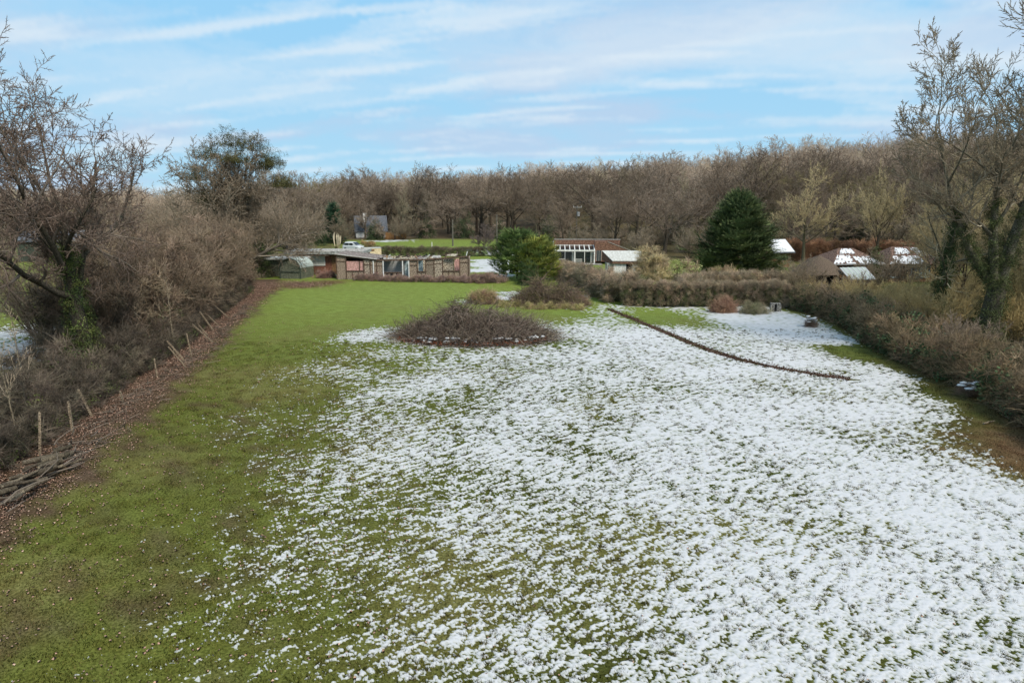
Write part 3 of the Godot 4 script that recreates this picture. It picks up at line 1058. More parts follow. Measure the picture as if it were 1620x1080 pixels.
func fence_posts() -> void:
	# x, z, length, lean to the left in degrees
	var list := [[-16.0, -21.9, 1.45, -6.0], [-16.2, -24.0, 1.2, 3.0], [-16.7, -26.0, 1.2, 16.0], [-16.6, -28.0, 0.5, 4.0], [-17.5, -32.6, 0.95, 3.0], [-17.2, -35.0, 1.4, 32.0], [-17.9, -36.4, 1.4, 33.0], [-18.1, -37.6, 1.35, 6.0], [-18.7, -41.8, 1.6, 42.0], [-20.0, -44.0, 1.5, 36.0], [-20.3, -45.6, 1.5, 30.0], [-20.7, -47.4, 1.6, 38.0], [-21.2, -50.4, 1.6, 42.0]]
	var r := gen(404)
	var k := 0
	for p in list:
		var b := MB.new()
		var w := r.randf_range(0.062, 0.085)
		var L: float = p[2] + 0.15
		var col := Color(1, 1, 1) * r.randf_range(0.8, 1.1)
		# a split stake: four uneven sides, a slanting weathered top
		var ring := func(y: float, q: float) -> Array:
			return [Vector3(-w * 0.5 * q, y, w * 0.45 * q), Vector3(w * 0.52 * q, y + 0.012, w * 0.5 * q), Vector3(w * 0.48 * q, y - 0.01, -w * 0.5 * q), Vector3(-w * 0.5 * q, y + 0.03, -w * 0.42 * q)]
		var rings := [ring.call(-0.15, 1.05), ring.call(L * 0.5, 1.0), ring.call(L - 0.15, 0.92), ring.call(L - 0.12, 0.6)]
		for i in 3:
			for s in 4:
				b.quad(rings[i][s], rings[i][(s + 1) % 4], rings[i + 1][(s + 1) % 4], rings[i + 1][s], col)
		b.quad(rings[3][0], rings[3][1], rings[3][2], rings[3][3], col)
		var o := part(self, "fence_stake", b.done(), M.fence_wood)
		o.position = Vector3(p[0], ht(p[0], p[1]), p[1])
		o.rotation = Vector3(r.randf_range(-0.08, 0.08), r.randf() * 0.8, deg_to_rad(p[3]))
		tag(o, nth(k) + " pale split wooden stake from the near end of the left fence line" + (", leaning" if p[3] > 25.0 else ", short" if p[2] < 0.7 else ", nearly upright" if absf(p[3]) < 8.0 else ""), "fence post", "leaning stakes of the left fence")
		k += 1

func logs() -> void:
	var r := gen(505)
	for i in 24:
		var z := -18.0 - r.randf() * 3.6
		var L := r.randf_range(0.45, 1.25)
		var rad := r.randf_range(0.045, 0.12)
		var x := fence_x(z) + 0.55 + r.randf() * 0.9
		var y := ht(x, z) + rad + 0.1 + r.randf() * 0.36
		var d := Vector3(0.45 + r.randf_range(-0.6, 0.6), r.randf_range(-0.12, 0.14), -0.9 + r.randf_range(-0.2, 0.3)).normalized()
		var b := MB.new()
		var pts := PackedVector3Array()
		var rr := PackedFloat32Array()
		for k in 5:
			pts.append(d * L * (k / 4.0 - 0.5) + Vector3(r.randf_range(-1, 1), r.randf_range(-1, 1), 0) * 0.02 * L)
			rr.append(rad * r.randf_range(0.88, 1.08) * (1.0 - 0.06 * k))
		b.tube(pts, rr, 9, Color(0.19, 0.155, 0.115) * r.randf_range(0.5, 1.4), true)
		var o := part(self, "cut_log", b.done(), M.bark)
		o.position = Vector3(x, y, z)
		tag(o, "rough cut grey log in the brushwood stack on dead leaves near the first stakes", "log", "cut logs stacked along the fence")
	# loose cut branches heaped on and round the logs
	var q := gen(506)
	var bm := MB.new()
	for i in 80:
		var z := -14.5 - q.randf() * 8.5
		var x := fence_x(z) + 0.3 + q.randf() * 1.3
		var p := Vector3(x, ht(x, z) + 0.06 + q.randf() * 0.35, z)
		var d := Vector3(0.3 + q.randfn() * 0.4, q.randfn() * 0.15, -1.0 + q.randfn() * 0.8).normalized()
		var L := q.randf_range(0.4, 1.5)
		var pts := PackedVector3Array([p])
		for k in 3:
			d = (d + Vector3(q.randfn(), q.randfn() * 0.5, q.randfn()) * 0.32).normalized()
			pts.append(pts[-1] + d * L / 3.0)
		var w := q.randf_range(0.008, 0.03)
		bm.tube(pts, PackedFloat32Array([w, w * 0.85, w * 0.7, w * 0.4]), 5, Color(0.15, 0.12, 0.095) * q.randf_range(0.5, 1.4))
	for i in 420:
		var z := -22.0 - q.randf() * 34.0
		var x := fence_x(z) + 0.1 + absf(q.randfn()) * 0.7
		var p := Vector3(x, ht(x, z) + 0.03 + q.randf() * 0.1, z)
		var a := q.randf() * TAU
		var d := Vector3(cos(a), q.randfn() * 0.1 + 0.1, sin(a)).normalized()
		var L := q.randf_range(0.3, 1.0)
		var mid := p + d * L * 0.5 + Vector3(q.randfn(), absf(q.randfn()), q.randfn()) * 0.05
		var w := q.randf_range(0.006, 0.02)
		bm.tube(PackedVector3Array([p, mid, p + d * L]), PackedFloat32Array([w, w * 0.8, w * 0.4]), 4, Color(0.16, 0.125, 0.095) * q.randf_range(0.4, 1.3))
	tag(part(self, "cut_branches", bm.done(), M.twig), "loose cut branches and brush heaped round the log stack", "brushwood", "", "stuff")

# a heap of brush: long arching sticks over a dome
func brush_heap(called: String, label: String, at: Vector3, rad: Vector3, sticks: int, cols: Array, s: int, thick := 0.014) -> Node3D:
	at.y = ht(at.x, at.z)
	var o := thing(called, label, "brush heap", at)
	var r := gen(s)
	var b := MB.new()
	for i in sticks:
		var a := r.randf() * TAU
		var q := sqrt(r.randf())
		if r.randf() < 0.05:
			q = r.randf_range(0.95, 1.16)
		var prof := maxf(0.0, 1.0 - pow(q, 2.4)) * (0.8 + 0.75 * 1.35 * n_big.get_noise_2d(at.x + cos(a) * q * 9.0, at.z + sin(a) * q * 6.0) + 0.3 * n_mid.get_noise_2d(at.x + cos(a) * q * 2.0, sin(a) * q * 2.0))
		var p := Vector3(cos(a) * q * rad.x, maxf(0.02, prof * rad.y * pow(r.randf(), 0.35)), sin(a) * q * rad.z)
		var d := Vector3(cos(a) * 0.5 + r.randfn() * 0.8, r.randfn() * 0.35 + 0.15, sin(a) * 0.5 + r.randfn() * 0.8).normalized()
		var L := r.randf_range(0.5, 1.7)
		var pts := PackedVector3Array([p])
		for k in 3:
			d = (d + Vector3(r.randfn(), r.randfn() - 0.35, r.randfn()) * 0.22).normalized()
			var e: Vector3 = pts[-1] + d * L / 3.0
			e.y = maxf(e.y, 0.03)
			pts.append(e)
		var w := thick * r.randf_range(0.5, 1.5)
		var col := pick(r, cols)
		b.tube(pts, PackedFloat32Array([w, w * 0.85, w * 0.65, w * 0.3]), 3, col)
		for k in 3:
			var f: Vector3 = pts[1 + k % 3].lerp(pts[k % 3], r.randf())
			b.spike(f, f + (d + Vector3(r.randfn(), r.randfn() + 0.2, r.randfn()) * 0.7).normalized() * L * 0.35, w * 0.6, col * 1.1)
	part(o, "brush", b.done(), M.twig).set_meta("kind", "stuff")
	return o

func beds() -> void:
	var greys := [Color(0.14, 0.105, 0.082), Color(0.2, 0.155, 0.122), Color(0.085, 0.064, 0.052), Color(0.3, 0.24, 0.185)]
	var h := brush_heap("brush_heap", "wide heap of grey brown cut brush in the middle of the snowy lawn", Vector3(-2.5, 0, -43.0), Vector3(4.8, 1.6, 2.6), 7000, greys, 71)
	# red-brown leaves caught along its near side
	var r := gen(72)
	var where: Array = []
	var tint := PackedColorArray()
	for i in 2600:
		var x := r.randf_range(-4.7, 4.7)
		var zz := 2.45 * sqrt(1.0 - pow(x / 5.0, 2.0)) + r.randfn() * 0.3
		where.append(Transform3D(Basis.from_euler(Vector3(r.randfn() * 0.4, r.randf() * TAU, r.randfn() * 0.4)).scaled(Vector3.ONE * r.randf_range(0.09, 0.15)), Vector3(x, r.randf_range(0.05, 0.2), zz)))
		tint.append(Color(0.22, 0.075, 0.04) * r.randf_range(0.6, 1.4))
	many(h, "leaves", leaf_mesh(), M.dead_leaf, where, tint)
	var q := gen(73)
	var sb := MB.new()
	for i in 46:   # lumps of snow caught in its skirt
		var x := q.randf_range(-4.2, 4.6)
		var zz := 2.4 * sqrt(1.0 - pow(x / 5.2, 2.0)) + q.randfn() * 0.2
		lump(sb, Vector3(x, q.randf_range(0.12, 0.4), zz), Vector3(q.randf_range(0.08, 0.25), 0.06, q.randf_range(0.06, 0.14)), q)
	part(h, "snow_lumps", sb.done(), M.snow_cap).set_meta("kind", "stuff")
	var h2 := brush_heap("brush_heap", "peaked brown mound of bramble brush behind the wide heap", Vector3(3.0, 0, -57.5), Vector3(2.9, 2.2, 2.2), 2600, [Color(0.17, 0.122, 0.094), Color(0.22, 0.155, 0.112), Color(0.11, 0.085, 0.066), Color(0.2, 0.17, 0.085)], 74, 0.016)
	var olive := [Color(0.13, 0.125, 0.05), Color(0.18, 0.15, 0.06), Color(0.1, 0.11, 0.04)]
	bush("low_shrub", "low olive and russet shrub left of the peaked brush mound", "shrub", Vector3(-2.4, 0, -58.2), Vector3(1.7, 1.1, 1.2), [["stems", "twig_mid", "twig", 190, 0.6, [Color(0.2, 0.13, 0.09), Color(0.17, 0.14, 0.07)]], ["foliage", "leaf_small", "leaf", 90, 0.45, olive]], 75)
	bush("low_shrub", "small olive shrub at the right foot of the peaked brush mound", "shrub", Vector3(5.6, 0, -57.6), Vector3(1.1, 1.0, 1.0), [["stems", "twig_mid", "twig", 90, 0.55, [Color(0.15, 0.1, 0.075)]], ["foliage", "leaf_small", "leaf", 60, 0.4, olive]], 76)
	for i in 7:
		bush("bed_plant", nth(i) + " tussock from the left in the yellowish planted row before the brush mound", "plant", Vector3(-0.6 + i * 0.98, 0, -54.9 - sin(i * 1.7) * 0.45 - (0.7 if i < 2 else 0.0)), Vector3(0.62, 0.5, 0.45), [["stems", "twig_mid", "twig", 40, 0.4, [Color(0.22, 0.17, 0.1), Color(0.19, 0.17, 0.07)]], ["foliage", "leaf_small", "leaf", 22, 0.32, olive]], 80 + i, "plants of the bed before the brush mound")
	# dark mulched strip
	var path := [Vector2(8.0, -55.4), Vector2(8.6, -52.4), Vector2(9.1, -50.2), Vector2(9.7, -46.6), Vector2(10.3, -43.2), Vector2(10.8, -40.6), Vector2(11.6, -38.0), Vector2(12.3, -36.4), Vector2(13.2, -35.0), Vector2(14.0, -34.1), Vector2(15.0, -33.2), Vector2(15.8, -32.5), Vector2(16.5, -32.0)]
	var o := tag(Node3D.new(), "long narrow strip of dark reddish soil curving across the right of the lawn", "soil strip", "", "structure") as Node3D
	o.name = "soil_strip"
	add_child(o)
	var b := MB.new()
	var rr := gen(90)
	var rows := []
	for i in path.size() - 1:
		for k in 10:
			var p: Vector2 = path[i].lerp(path[i + 1], k / 10.0)
			var d: Vector2 = (path[i + 1] - path[i]).normalized()
			rows.append([p, Vector2(-d.y, d.x)])
	var n := rows.size()
	for i in n:
		var p: Vector2 = rows[i][0]
		var e: Vector2 = rows[i][1]
		var w := 0.33 * minf(1.0, minf(i, n - 1 - i) * 0.12 + 0.2) * rr.randf_range(0.6, 1.25)
		for k in 5:
			var s := (k - 2) / 2.0
			var y: float = [-0.03, 0.02, 0.01, 0.02, -0.03][k] + (rr.randf_range(-0.02, 0.03) if k in [1, 2, 3] else 0.0)
			var q2 := p + e * s * w
			b.v.append(Vector3(q2.x, ht(q2.x, q2.y) + y, q2.y))
			b.n.append((UP + Vector3(e.x * s, 0, e.y * s) * 0.5).normalized())
			b.c.append(Color(0.085, 0.052, 0.038) * rr.randf_range(0.7, 1.3))
	for i in n - 1:
		for k in 4:
			var a := i * 5 + k
			b.idx.append_array(PackedInt32Array([a, a + 5, a + 1, a + 1, a + 5, a + 6]))
	part(o, "soil", b.done(), M.twig)
	where = []
	tint = PackedColorArray()
	for i in 3800:
		var t := rr.randf() * (n - 1)
		var p: Vector2 = rows[int(t)][0] + (rows[int(t)][1] as Vector2) * rr.randfn() * 0.24
		where.append(Transform3D(Basis.from_euler(Vector3(rr.randfn() * 0.6, rr.randf() * TAU, rr.randfn() * 0.6)).scaled(Vector3.ONE * rr.randf_range(0.07, 0.13)), Vector3(p.x, ht(p.x, p.y) + rr.randf_range(0.0, 0.05), p.y)))
		tint.append(Color(0.1, 0.058, 0.042) * rr.randf_range(0.4, 1.5))
	many(o, "dead_leaves", leaf_mesh(), M.dead_leaf, where, tint)

func lump(b: MB, at: Vector3, rad: Vector3, r: RandomNumberGenerator) -> void:
	var first := b.v.size()
	for j in 5:
		var el := -0.5 + j / 4.0 * (PI / 2.0 + 0.5)
		for i in 8:
			var a := TAU * i / 8.0
			var d := Vector3(cos(a) * cos(el), sin(el), sin(a) * cos(el))
			b.v.append(at + d * rad * r.randf_range(0.85, 1.15))
			b.n.append(d)
			b.c.append(Color.WHITE)
	for j in 4:
		for i in 8:
			var k := first + j * 8 + i
			var m := first + j * 8 + (i + 1) % 8
			b.idx.append_array(PackedInt32Array([k, m, k + 8, m, m + 8, k + 8]))

# ------------------------------------------------------------------ right-hand side: hedges, shrubs, trees
func right_side() -> void:
	var brown := [Color(0.145, 0.115, 0.08), Color(0.18, 0.135, 0.092), Color(0.105, 0.088, 0.06)]
	var green := [Color(0.05, 0.062, 0.024), Color(0.07, 0.08, 0.03), Color(0.036, 0.05, 0.02)]
	var olive := [Color(0.2, 0.16, 0.075), Color(0.17, 0.145, 0.07), Color(0.22, 0.165, 0.09)]
	hedge("field_hedge", "brown winter hedge running away from the lawn towards the glazed bungalow", [Vector2(5.4, -88.0), Vector2(6.6, -76.0), Vector2(8.0, -66.0), Vector2(9.6, -58.8)], 2.6, 1.9, [["twigs", "twig_far", "twig", 60, 0.72, brown], ["foliage", "leaf_small", "leaf", 22, 0.55, green, 0.0, 0.9]], 110, 0.5, 0.5)
	hedge("clipped_hedge", "clipped red brown hedge with green foot across the right of the lawn", [Vector2(9.6, -58.6), Vector2(13.0, -57.7), Vector2(18.0, -57.4), Vector2(23.0, -56.6)], 2.4, 1.85, [["twigs", "twig_far", "twig", 200, 0.44, brown], ["foliage", "leaf_small", "leaf", 170, 0.38, green, 0.0, 0.85]], 111, 0.82)
	hedge("garden_hedge", "second low brown hedge behind the clipped one, by the dark cypress", [Vector2(17.0, -68.0), Vector2(22.0, -70.0), Vector2(30.0, -71.0)], 2.6, 1.2, [["twigs", "twig_far", "twig", 60, 0.7, brown], ["foliage", "leaf_small", "leaf", 12, 0.5, olive]], 112, 0.6)
	hedge("boundary_hedge", "dark evergreen and bramble hedge along the right boundary of the lawn", [Vector2(24.0, -55.0), Vector2(24.8, -50.5), Vector2(24.0, -44.0), Vector2(22.6, -38.0), Vector2(22.2, -34.5), Vector2(22.0, -30.5), Vector2(21.4, -27.0), Vector2(20.6, -23.0), Vector2(19.5, -18.0)], 2.8, 1.45, [["stems", "twig_mid", "twig", 42, 0.8, [Color(0.125, 0.094, 0.058), Color(0.16, 0.118, 0.07), Color(0.085, 0.064, 0.04)]], ["foliage", "leaf_big", "leaf", 40, 0.62, [Color(0.035, 0.055, 0.024), Color(0.05, 0.07, 0.03), Color(0.028, 0.042, 0.018)], 0.0, 0.8]], 113, 0.3)
	var ev := [Color(0.04, 0.065, 0.03), Color(0.055, 0.08, 0.035), Color(0.03, 0.048, 0.022)]
	var stemc := [Color(0.15, 0.12, 0.085), Color(0.11, 0.085, 0.06)]
	bush("laurel_bush", "glossy dark green laurel bush in the boundary hedge beside the green patch", "bush", Vector3(23.2, 0, -40.5), Vector3(1.9, 2.3, 2.0), [["foliage", "leaf_big", "leaf", 190, 0.7, ev]], 120)
	bush("laurel_bush", "dark laurel bush in the boundary hedge nearest the snowy shrub", "bush", Vector3(24.4, 0, -46.5), Vector3(1.8, 2.4, 2.0), [["foliage", "leaf_big", "leaf", 180, 0.7, ev]], 121)
	bush("laurel_bush", "dark green bush at the far corner where the two hedges meet", "bush", Vector3(23.8, 0, -54.6), Vector3(1.6, 2.2, 1.5), [["foliage", "leaf_small", "leaf", 160, 0.7, green], ["stems", "twig_mid", "twig", 60, 0.8, stemc]], 122)
	bush("laurel_bush", "low glossy laurel bush right beside the hazel shrub, on its near side", "bush", Vector3(22.4, 0, -29.4), Vector3(1.7, 2.0, 1.8), [["foliage", "leaf_big", "leaf", 170, 0.62, ev]], 123)
	bush("laurel_bush", "dark leafy bush between the green patch and the hazel shrub", "bush", Vector3(22.6, 0, -37.2), Vector3(1.5, 2.0, 1.6), [["foliage", "leaf_big", "leaf", 150, 0.62, ev]], 124)
	bush("holly_mound", "dark green mound of leaves at the near right end of the hedge", "bush", Vector3(20.6, 0, -22.4), Vector3(1.6, 1.7, 2.0), [["foliage", "leaf_small", "leaf", 220, 0.5, ev], ["stems", "twig_fine", "twig", 60, 0.7, stemc]], 125)
	var hz := shrub_gen(131, 2.6, 20, Color(0.115, 0.09, 0.066), 0.7, 0.008)
	plant("hazel_shrub", "round upright brown twiggy shrub in front of the ivy clad trees", "shrub", hz, Vector3(23.0, 0, -34.0), 0.0, 1.05)
	bush("ivy_bush", "tall ivy covered bush below the forked ivy clad tree", "bush", Vector3(25.4, 0, -31.5), Vector3(1.7, 2.8, 2.0), [["foliage", "ivy", "leaf", 210, 0.62, [Color(0.045, 0.06, 0.022), Color(0.065, 0.08, 0.03), Color(0.03, 0.045, 0.018)]], ["stems", "twig_mid", "twig", 120, 1.0, stemc]], 132)
	bush("bramble_bush", "dark bramble bush with green leaves at the right edge by the bare soil", "bush", Vector3(21.7, 0, -25.4), Vector3(2.0, 1.9, 2.2), [["stems", "twig_fine", "twig", 200, 0.75, [Color(0.12, 0.09, 0.07), Color(0.085, 0.065, 0.05)]], ["foliage", "leaf_small", "leaf", 130, 0.5, ev]], 133)
	var br := shrub_gen(134, 5.2, 16, Color(0.165, 0.12, 0.09), 0.7, 0.009)
	var brs := plant("brown_shrub", "tall brown leafless shrub at the right edge behind the bramble bush", "shrub", br, Vector3(26.8, 0, -29.0), 0.3, 1.0)
	copy_of(brs, Vector3(29.5, 0, -32.5), 2.0, Vector3.ONE * 1.05, "tall brown leafless shrub right of the forked ivy clad tree")
	# olive willow scrub between the hedge and the gardens
	var ol := shrub_gen(140, 4.2, 15, Color(0.21, 0.165, 0.08), 0.75, 0.011)
	var os := plant("willow_shrub", "first olive yellow twiggy shrub behind the boundary hedge, from its far end", "shrub", ol, Vector3(27.2, 0, -55.0), 0.0, 0.6, "olive twiggy shrubs behind the boundary hedge")
	var k := 1
	for s in [[26.8, -50.5, 0.66], [28.8, -47.5, 0.74], [26.6, -45.5, 0.66], [26.2, -41.5, 0.85], [30.5, -52.0, 0.66], [33.0, -49.0, 1.0], [31.0, -43.5, 0.8], [35.5, -54.0, 0.9], [30.8, -58.5, 0.5], [26.5, -60.0, 0.45], [37.5, -48.0, 1.0], [33.0, -39.0, 0.95], [30.2, -40.0, 0.9], [34.6, -44.5, 1.1], [38.0, -42.0, 1.15], [29.0, -51.0, 0.62], [40.5, -55.0, 1.1]]:
		copy_of(os, Vector3(s[0], 0, s[1]), k * 1.3, Vector3.ONE * s[2], nth(k) + " olive yellow twiggy shrub behind the boundary hedge, from its far end", "olive twiggy shrubs behind the boundary hedge")
		k += 1
	# forked ivy-clad tree
	var g := TreeGen.new()
	g.rng.seed = 28
	g.num = [8, 8, 8, 7, 5]
	g.last = 5
	g.shorten = 0.3
	g.seg = [7, 6, 5, 3, 1]
	g.wig = [0.12, 0.2, 0.2, 0.24, 0.3]
	g.up = [0.02, 0.05, 0.1, 0.1, 0.05]
	g.ratio = [0.52, 0.5, 0.5, 0.45, 0.4]
	g.ang = [0.85, 0.8, 0.75, 0.7, 0.7]
	g.start = [0.35, 0.2, 0.15, 0.15, 0.1]
	g.spike_r = 0.013
	g.min_r = 0.012
	g.cw = Color(0.15, 0.136, 0.102)
	g.ct = Color(0.105, 0.086, 0.058)
	var pts := PackedVector3Array([Vector3.ZERO, Vector3(-0.1, 1.6, 0), Vector3(0.1, 3.4, 0)])
	g.wood.tube(pts, PackedFloat32Array([0.62, 0.5, 0.46]), 10, g.cw)
	g.spine.append([pts, PackedFloat32Array([0.62, 0.5, 0.46])])
	g.branch(Vector3(0.1, 3.3, 0), Vector3(0.34, 1, 0.0), 8.6, 0.34, 0)
	g.branch(Vector3(0.0, 3.3, 0), Vector3(-0.3, 1, 0.15), 7.6, 0.28, 0)
	g.branch(Vector3(-0.1, 3.6, 0), Vector3(-0.85, 1, 0.1), 9.0, 0.2, 0)
	var iv := plant("ivy_clad_tree", "big forked tree with both stems clad in dark ivy on the right", "tree", g, Vector3(27.4, 0, -38.5), 0.0, 1.08)
	ivy_on(iv, g, 141, 0.0, 8.0, 110, 0.36, [Color(0.042, 0.052, 0.02), Color(0.058, 0.068, 0.026), Color(0.034, 0.042, 0.017)], 99)
	var g2 := TreeGen.new()
	g2.rng.seed = 29
	g2.num = [9, 8, 7, 6]
	g2.last = 4
	g2.seg = [7, 6, 4, 2]
	g2.wig = [0.09, 0.2, 0.2, 0.24]
	g2.ratio = [0.55, 0.5, 0.45, 0.4]
	g2.ang = [1.1, 0.8, 0.7, 0.7]
	g2.start = [0.35, 0.2, 0.15, 0.1]
	g2.cw = Color(0.14, 0.125, 0.09)
	g2.ct = Color(0.15, 0.125, 0.075)
	g2.spike_r = 0.01
	g2.min_r = 0.01
	g2.branch(Vector3.ZERO, Vector3(0.02, 1, 0), 7.6, 0.26, 0)
	var iv2 := plant("ivy_clad_tree", "slender ivy wrapped tree left of the big forked one", "tree", g2, Vector3(28.6, 0, -45.0))
	ivy_on(iv2, g2, 142, 0.0, 7.2, 120, 0.5, [Color(0.035, 0.052, 0.02), Color(0.05, 0.068, 0.026)], 1)
	copy_of(iv, Vector3(34.0, 0, -39.5), 2.6, Vector3(1.25, 1.5, 1.25), "tall tree beyond the right edge whose top branches reach into the sky")
	# olive trees behind
	var og := wood_tree(150, 12.0, 1, Color(0.17, 0.14, 0.078))
	var ot := plant("lichened_tree", "first olive twigged bare tree behind the ivy clad trees", "tree", og, Vector3(38.0, 0, -58.0), 0.0, 1.0, "olive twigged trees on the right")
	k = 1
	for s in [[44.0, -60.0, 1.05], [32.5, -49.0, 0.72], [34.5, -55.0, 0.8], [38.5, -45.0, 0.85], [43.0, -67.0, 0.7], [49.0, -68.0, 0.95], [43.5, -54.0, 1.1], [36.0, -47.0, 0.8], [53.0, -74.0, 1.15], [48.0, -56.0, 1.05], [58.0, -82.0, 1.25], [54.0, -66.0, 1.1], [47.5, -74.0, 0.8], [41.0, -52.0, 0.9], [40.5, -47.5, 0.95], [46.5, -50.0, 1.15], [50.5, -60.0, 1.2], [60.0, -92.0, 1.3], [52.0, -98.0, 1.15], [66.0, -98.0, 1.3]]:
		copy_of(ot, Vector3(s[0], 0, s[1]), k * 1.7, Vector3.ONE * s[2], nth(k) + " olive twigged bare tree behind the ivy clad trees", "olive twigged trees on the right")
		k += 1
	# yellowish tree behind the round hut
	var yg := wood_tree(160, 12.0, 0, Color(0.21, 0.17, 0.095))
	for i in yg.wood.c.size():
		yg.wood.c[i] = Color(0.26, 0.23, 0.15)
	plant("yellow_barked_tree", "broad yellowish barked bare tree behind the round thatched hut", "tree", yg, Vector3(42.5, 0, -100.0), 0.5, 1.22)
	# cypress and other evergreens
	conifer("cypress_tree", "broad dark green cypress standing alone left of the snowy roofs", Vector3(27.6, 0, -84.0), 9.6, 4.5, 2600, [Color(0.042, 0.055, 0.023), Color(0.06, 0.074, 0.03), Color(0.03, 0.041, 0.018)], 170)
	conifer("conifer_tree", "blue green bushy conifer right of the derelict bungalow", Vector3(0.6, 0, -77.5), 5.5, 2.5, 900, [Color(0.05, 0.072, 0.024), Color(0.068, 0.09, 0.028), Color(0.038, 0.054, 0.02)], 171, 0.4)
	conifer("conifer_tree", "golden green conifer touching the blue green one", Vector3(2.9, 0, -75.5), 4.9, 1.9, 700, [Color(0.095, 0.105, 0.026), Color(0.13, 0.13, 0.03), Color(0.06, 0.075, 0.022)], 172, 0.4)
	bush("clipped_bush", "dark rounded clipped bush in front of the two conifers", "bush", Vector3(1.75, 0, -72.3), Vector3(1.35, 2.7, 1.3), [["foliage", "leaf_small", "leaf", 420, 0.5, [Color(0.025, 0.04, 0.015), Color(0.035, 0.052, 0.02)]]], 173)
	bush("twiggy_bush", "tall pale twiggy bush in front of the white walled garage", "bush", Vector3(15.4, 0, -75.5), Vector3(2.2, 4.1, 1.8), [["stems", "twig_far", "twig", 260, 0.9, [Color(0.24, 0.19, 0.11), Color(0.2, 0.16, 0.1)]], ["foliage", "leaf_small", "leaf", 60, 0.6, green]], 174)
	bush("garden_shrub", "dark green low shrub at the foot of the twiggy bush", "shrub", Vector3(13.0, 0, -71.5), Vector3(1.5, 1.2, 1.2), [["foliage", "leaf_small", "leaf", 150, 0.55, green]], 175)
	bush("garden_shrub", "pale yellow green evergreen shrub behind the clipped hedge", "shrub", Vector3(18.3, 0, -76.0), Vector3(3.0, 2.6, 2.0), [["foliage", "leaf_big", "leaf", 260, 0.7, [Color(0.2, 0.22, 0.08), Color(0.15, 0.17, 0.06), Color(0.26, 0.26, 0.12)]], ["stems", "twig_far", "twig", 60, 0.9, [Color(0.18, 0.13, 0.09)]]], 176)
	bush("garden_shrub", "olive shrub between the yellow green one and the cypress", "shrub", Vector3(24.0, 0, -77.0), Vector3(2.0, 1.6, 1.4), [["foliage", "leaf_small", "leaf", 90, 0.6, [Color(0.12, 0.12, 0.04)]], ["stems", "twig_far", "twig", 90, 0.8, [Color(0.19, 0.14, 0.09)]]], 177)
	var gb := shrub_gen(181, 3.3, 13, Color(0.125, 0.1, 0.07), 0.75, 0.012)
	var gbs := plant("bare_bush", "grey brown bare bush in front of the left side of the thatched hut", "bush", gb, Vector3(26.6, 0, -62.0), 0.0, 1.0)
	copy_of(gbs, Vector3(30.0, 0, -59.5), 2.2, Vector3(1.0, 0.75, 1.0), "low bare bush in front of the right side of the thatched hut")
	copy_of(gbs, Vector3(35.6, 0, -67.0), 4.0, Vector3(1.1, 1.0, 1.1), "bare bush standing before the middle of the snowy roofed barn")
	copy_of(gbs, Vector3(39.8, 0, -69.0), 5.2, Vector3(1.1, 1.05, 1.1), "bare bush standing before the barn wing with pale green glazing")
	# on the lawn's far corner
	bush("russet_shrub", "small russet twiggy shrub on the snow before the clipped hedge", "shrub", Vector3(16.8, 0, -53.6), Vector3(1.0, 1.2, 0.9), [["stems", "twig_mid", "twig", 150, 0.65, [Color(0.2, 0.12, 0.08), Color(0.16, 0.1, 0.07)]]], 178)
	bush("heather_shrub", "low grey green mounded shrub right of the russet one on snow", "shrub", Vector3(18.9, 0, -52.8), Vector3(1.2, 0.9, 0.9), [["stems", "twig_mid", "twig", 120, 0.5, [Color(0.13, 0.12, 0.07), Color(0.17, 0.15, 0.1)]], ["foliage", "leaf_small", "leaf", 60, 0.35, [Color(0.07, 0.08, 0.035)]]], 179)
	for e in [[20.9, -47.0, 0.75, "small snow laden shrub at the edge of the lawn by the far laurel"], [20.2, -29.0, 0.62, "small snow laden shrub at the lawn edge near the hazel shrub"]]:
		var o := bush("snowy_shrub", e[3], "shrub", Vector3(e[0], 0, e[1]), Vector3(0.6, e[2], 0.5), [["stems", "twig_fine", "twig", 40, 0.45, [Color(0.1, 0.07, 0.05)]], ["foliage", "leaf_small", "leaf", 14, 0.3, green]], 190 + int(e[0] * 10))
		var b := MB.new()
		var r := gen(int(e[0] * 31))
		for i in 12:
			var a := r.randf() * TAU
			lump(b, Vector3(cos(a) * 0.5 * r.randf(), e[2] * (0.35 + 0.7 * r.randf()), sin(a) * 0.4 * r.randf()), Vector3(r.randf_range(0.12, 0.26), 0.05, r.randf_range(0.08, 0.16)), r)
		part(o, "snow_cap", b.done(), M.snow_cap)

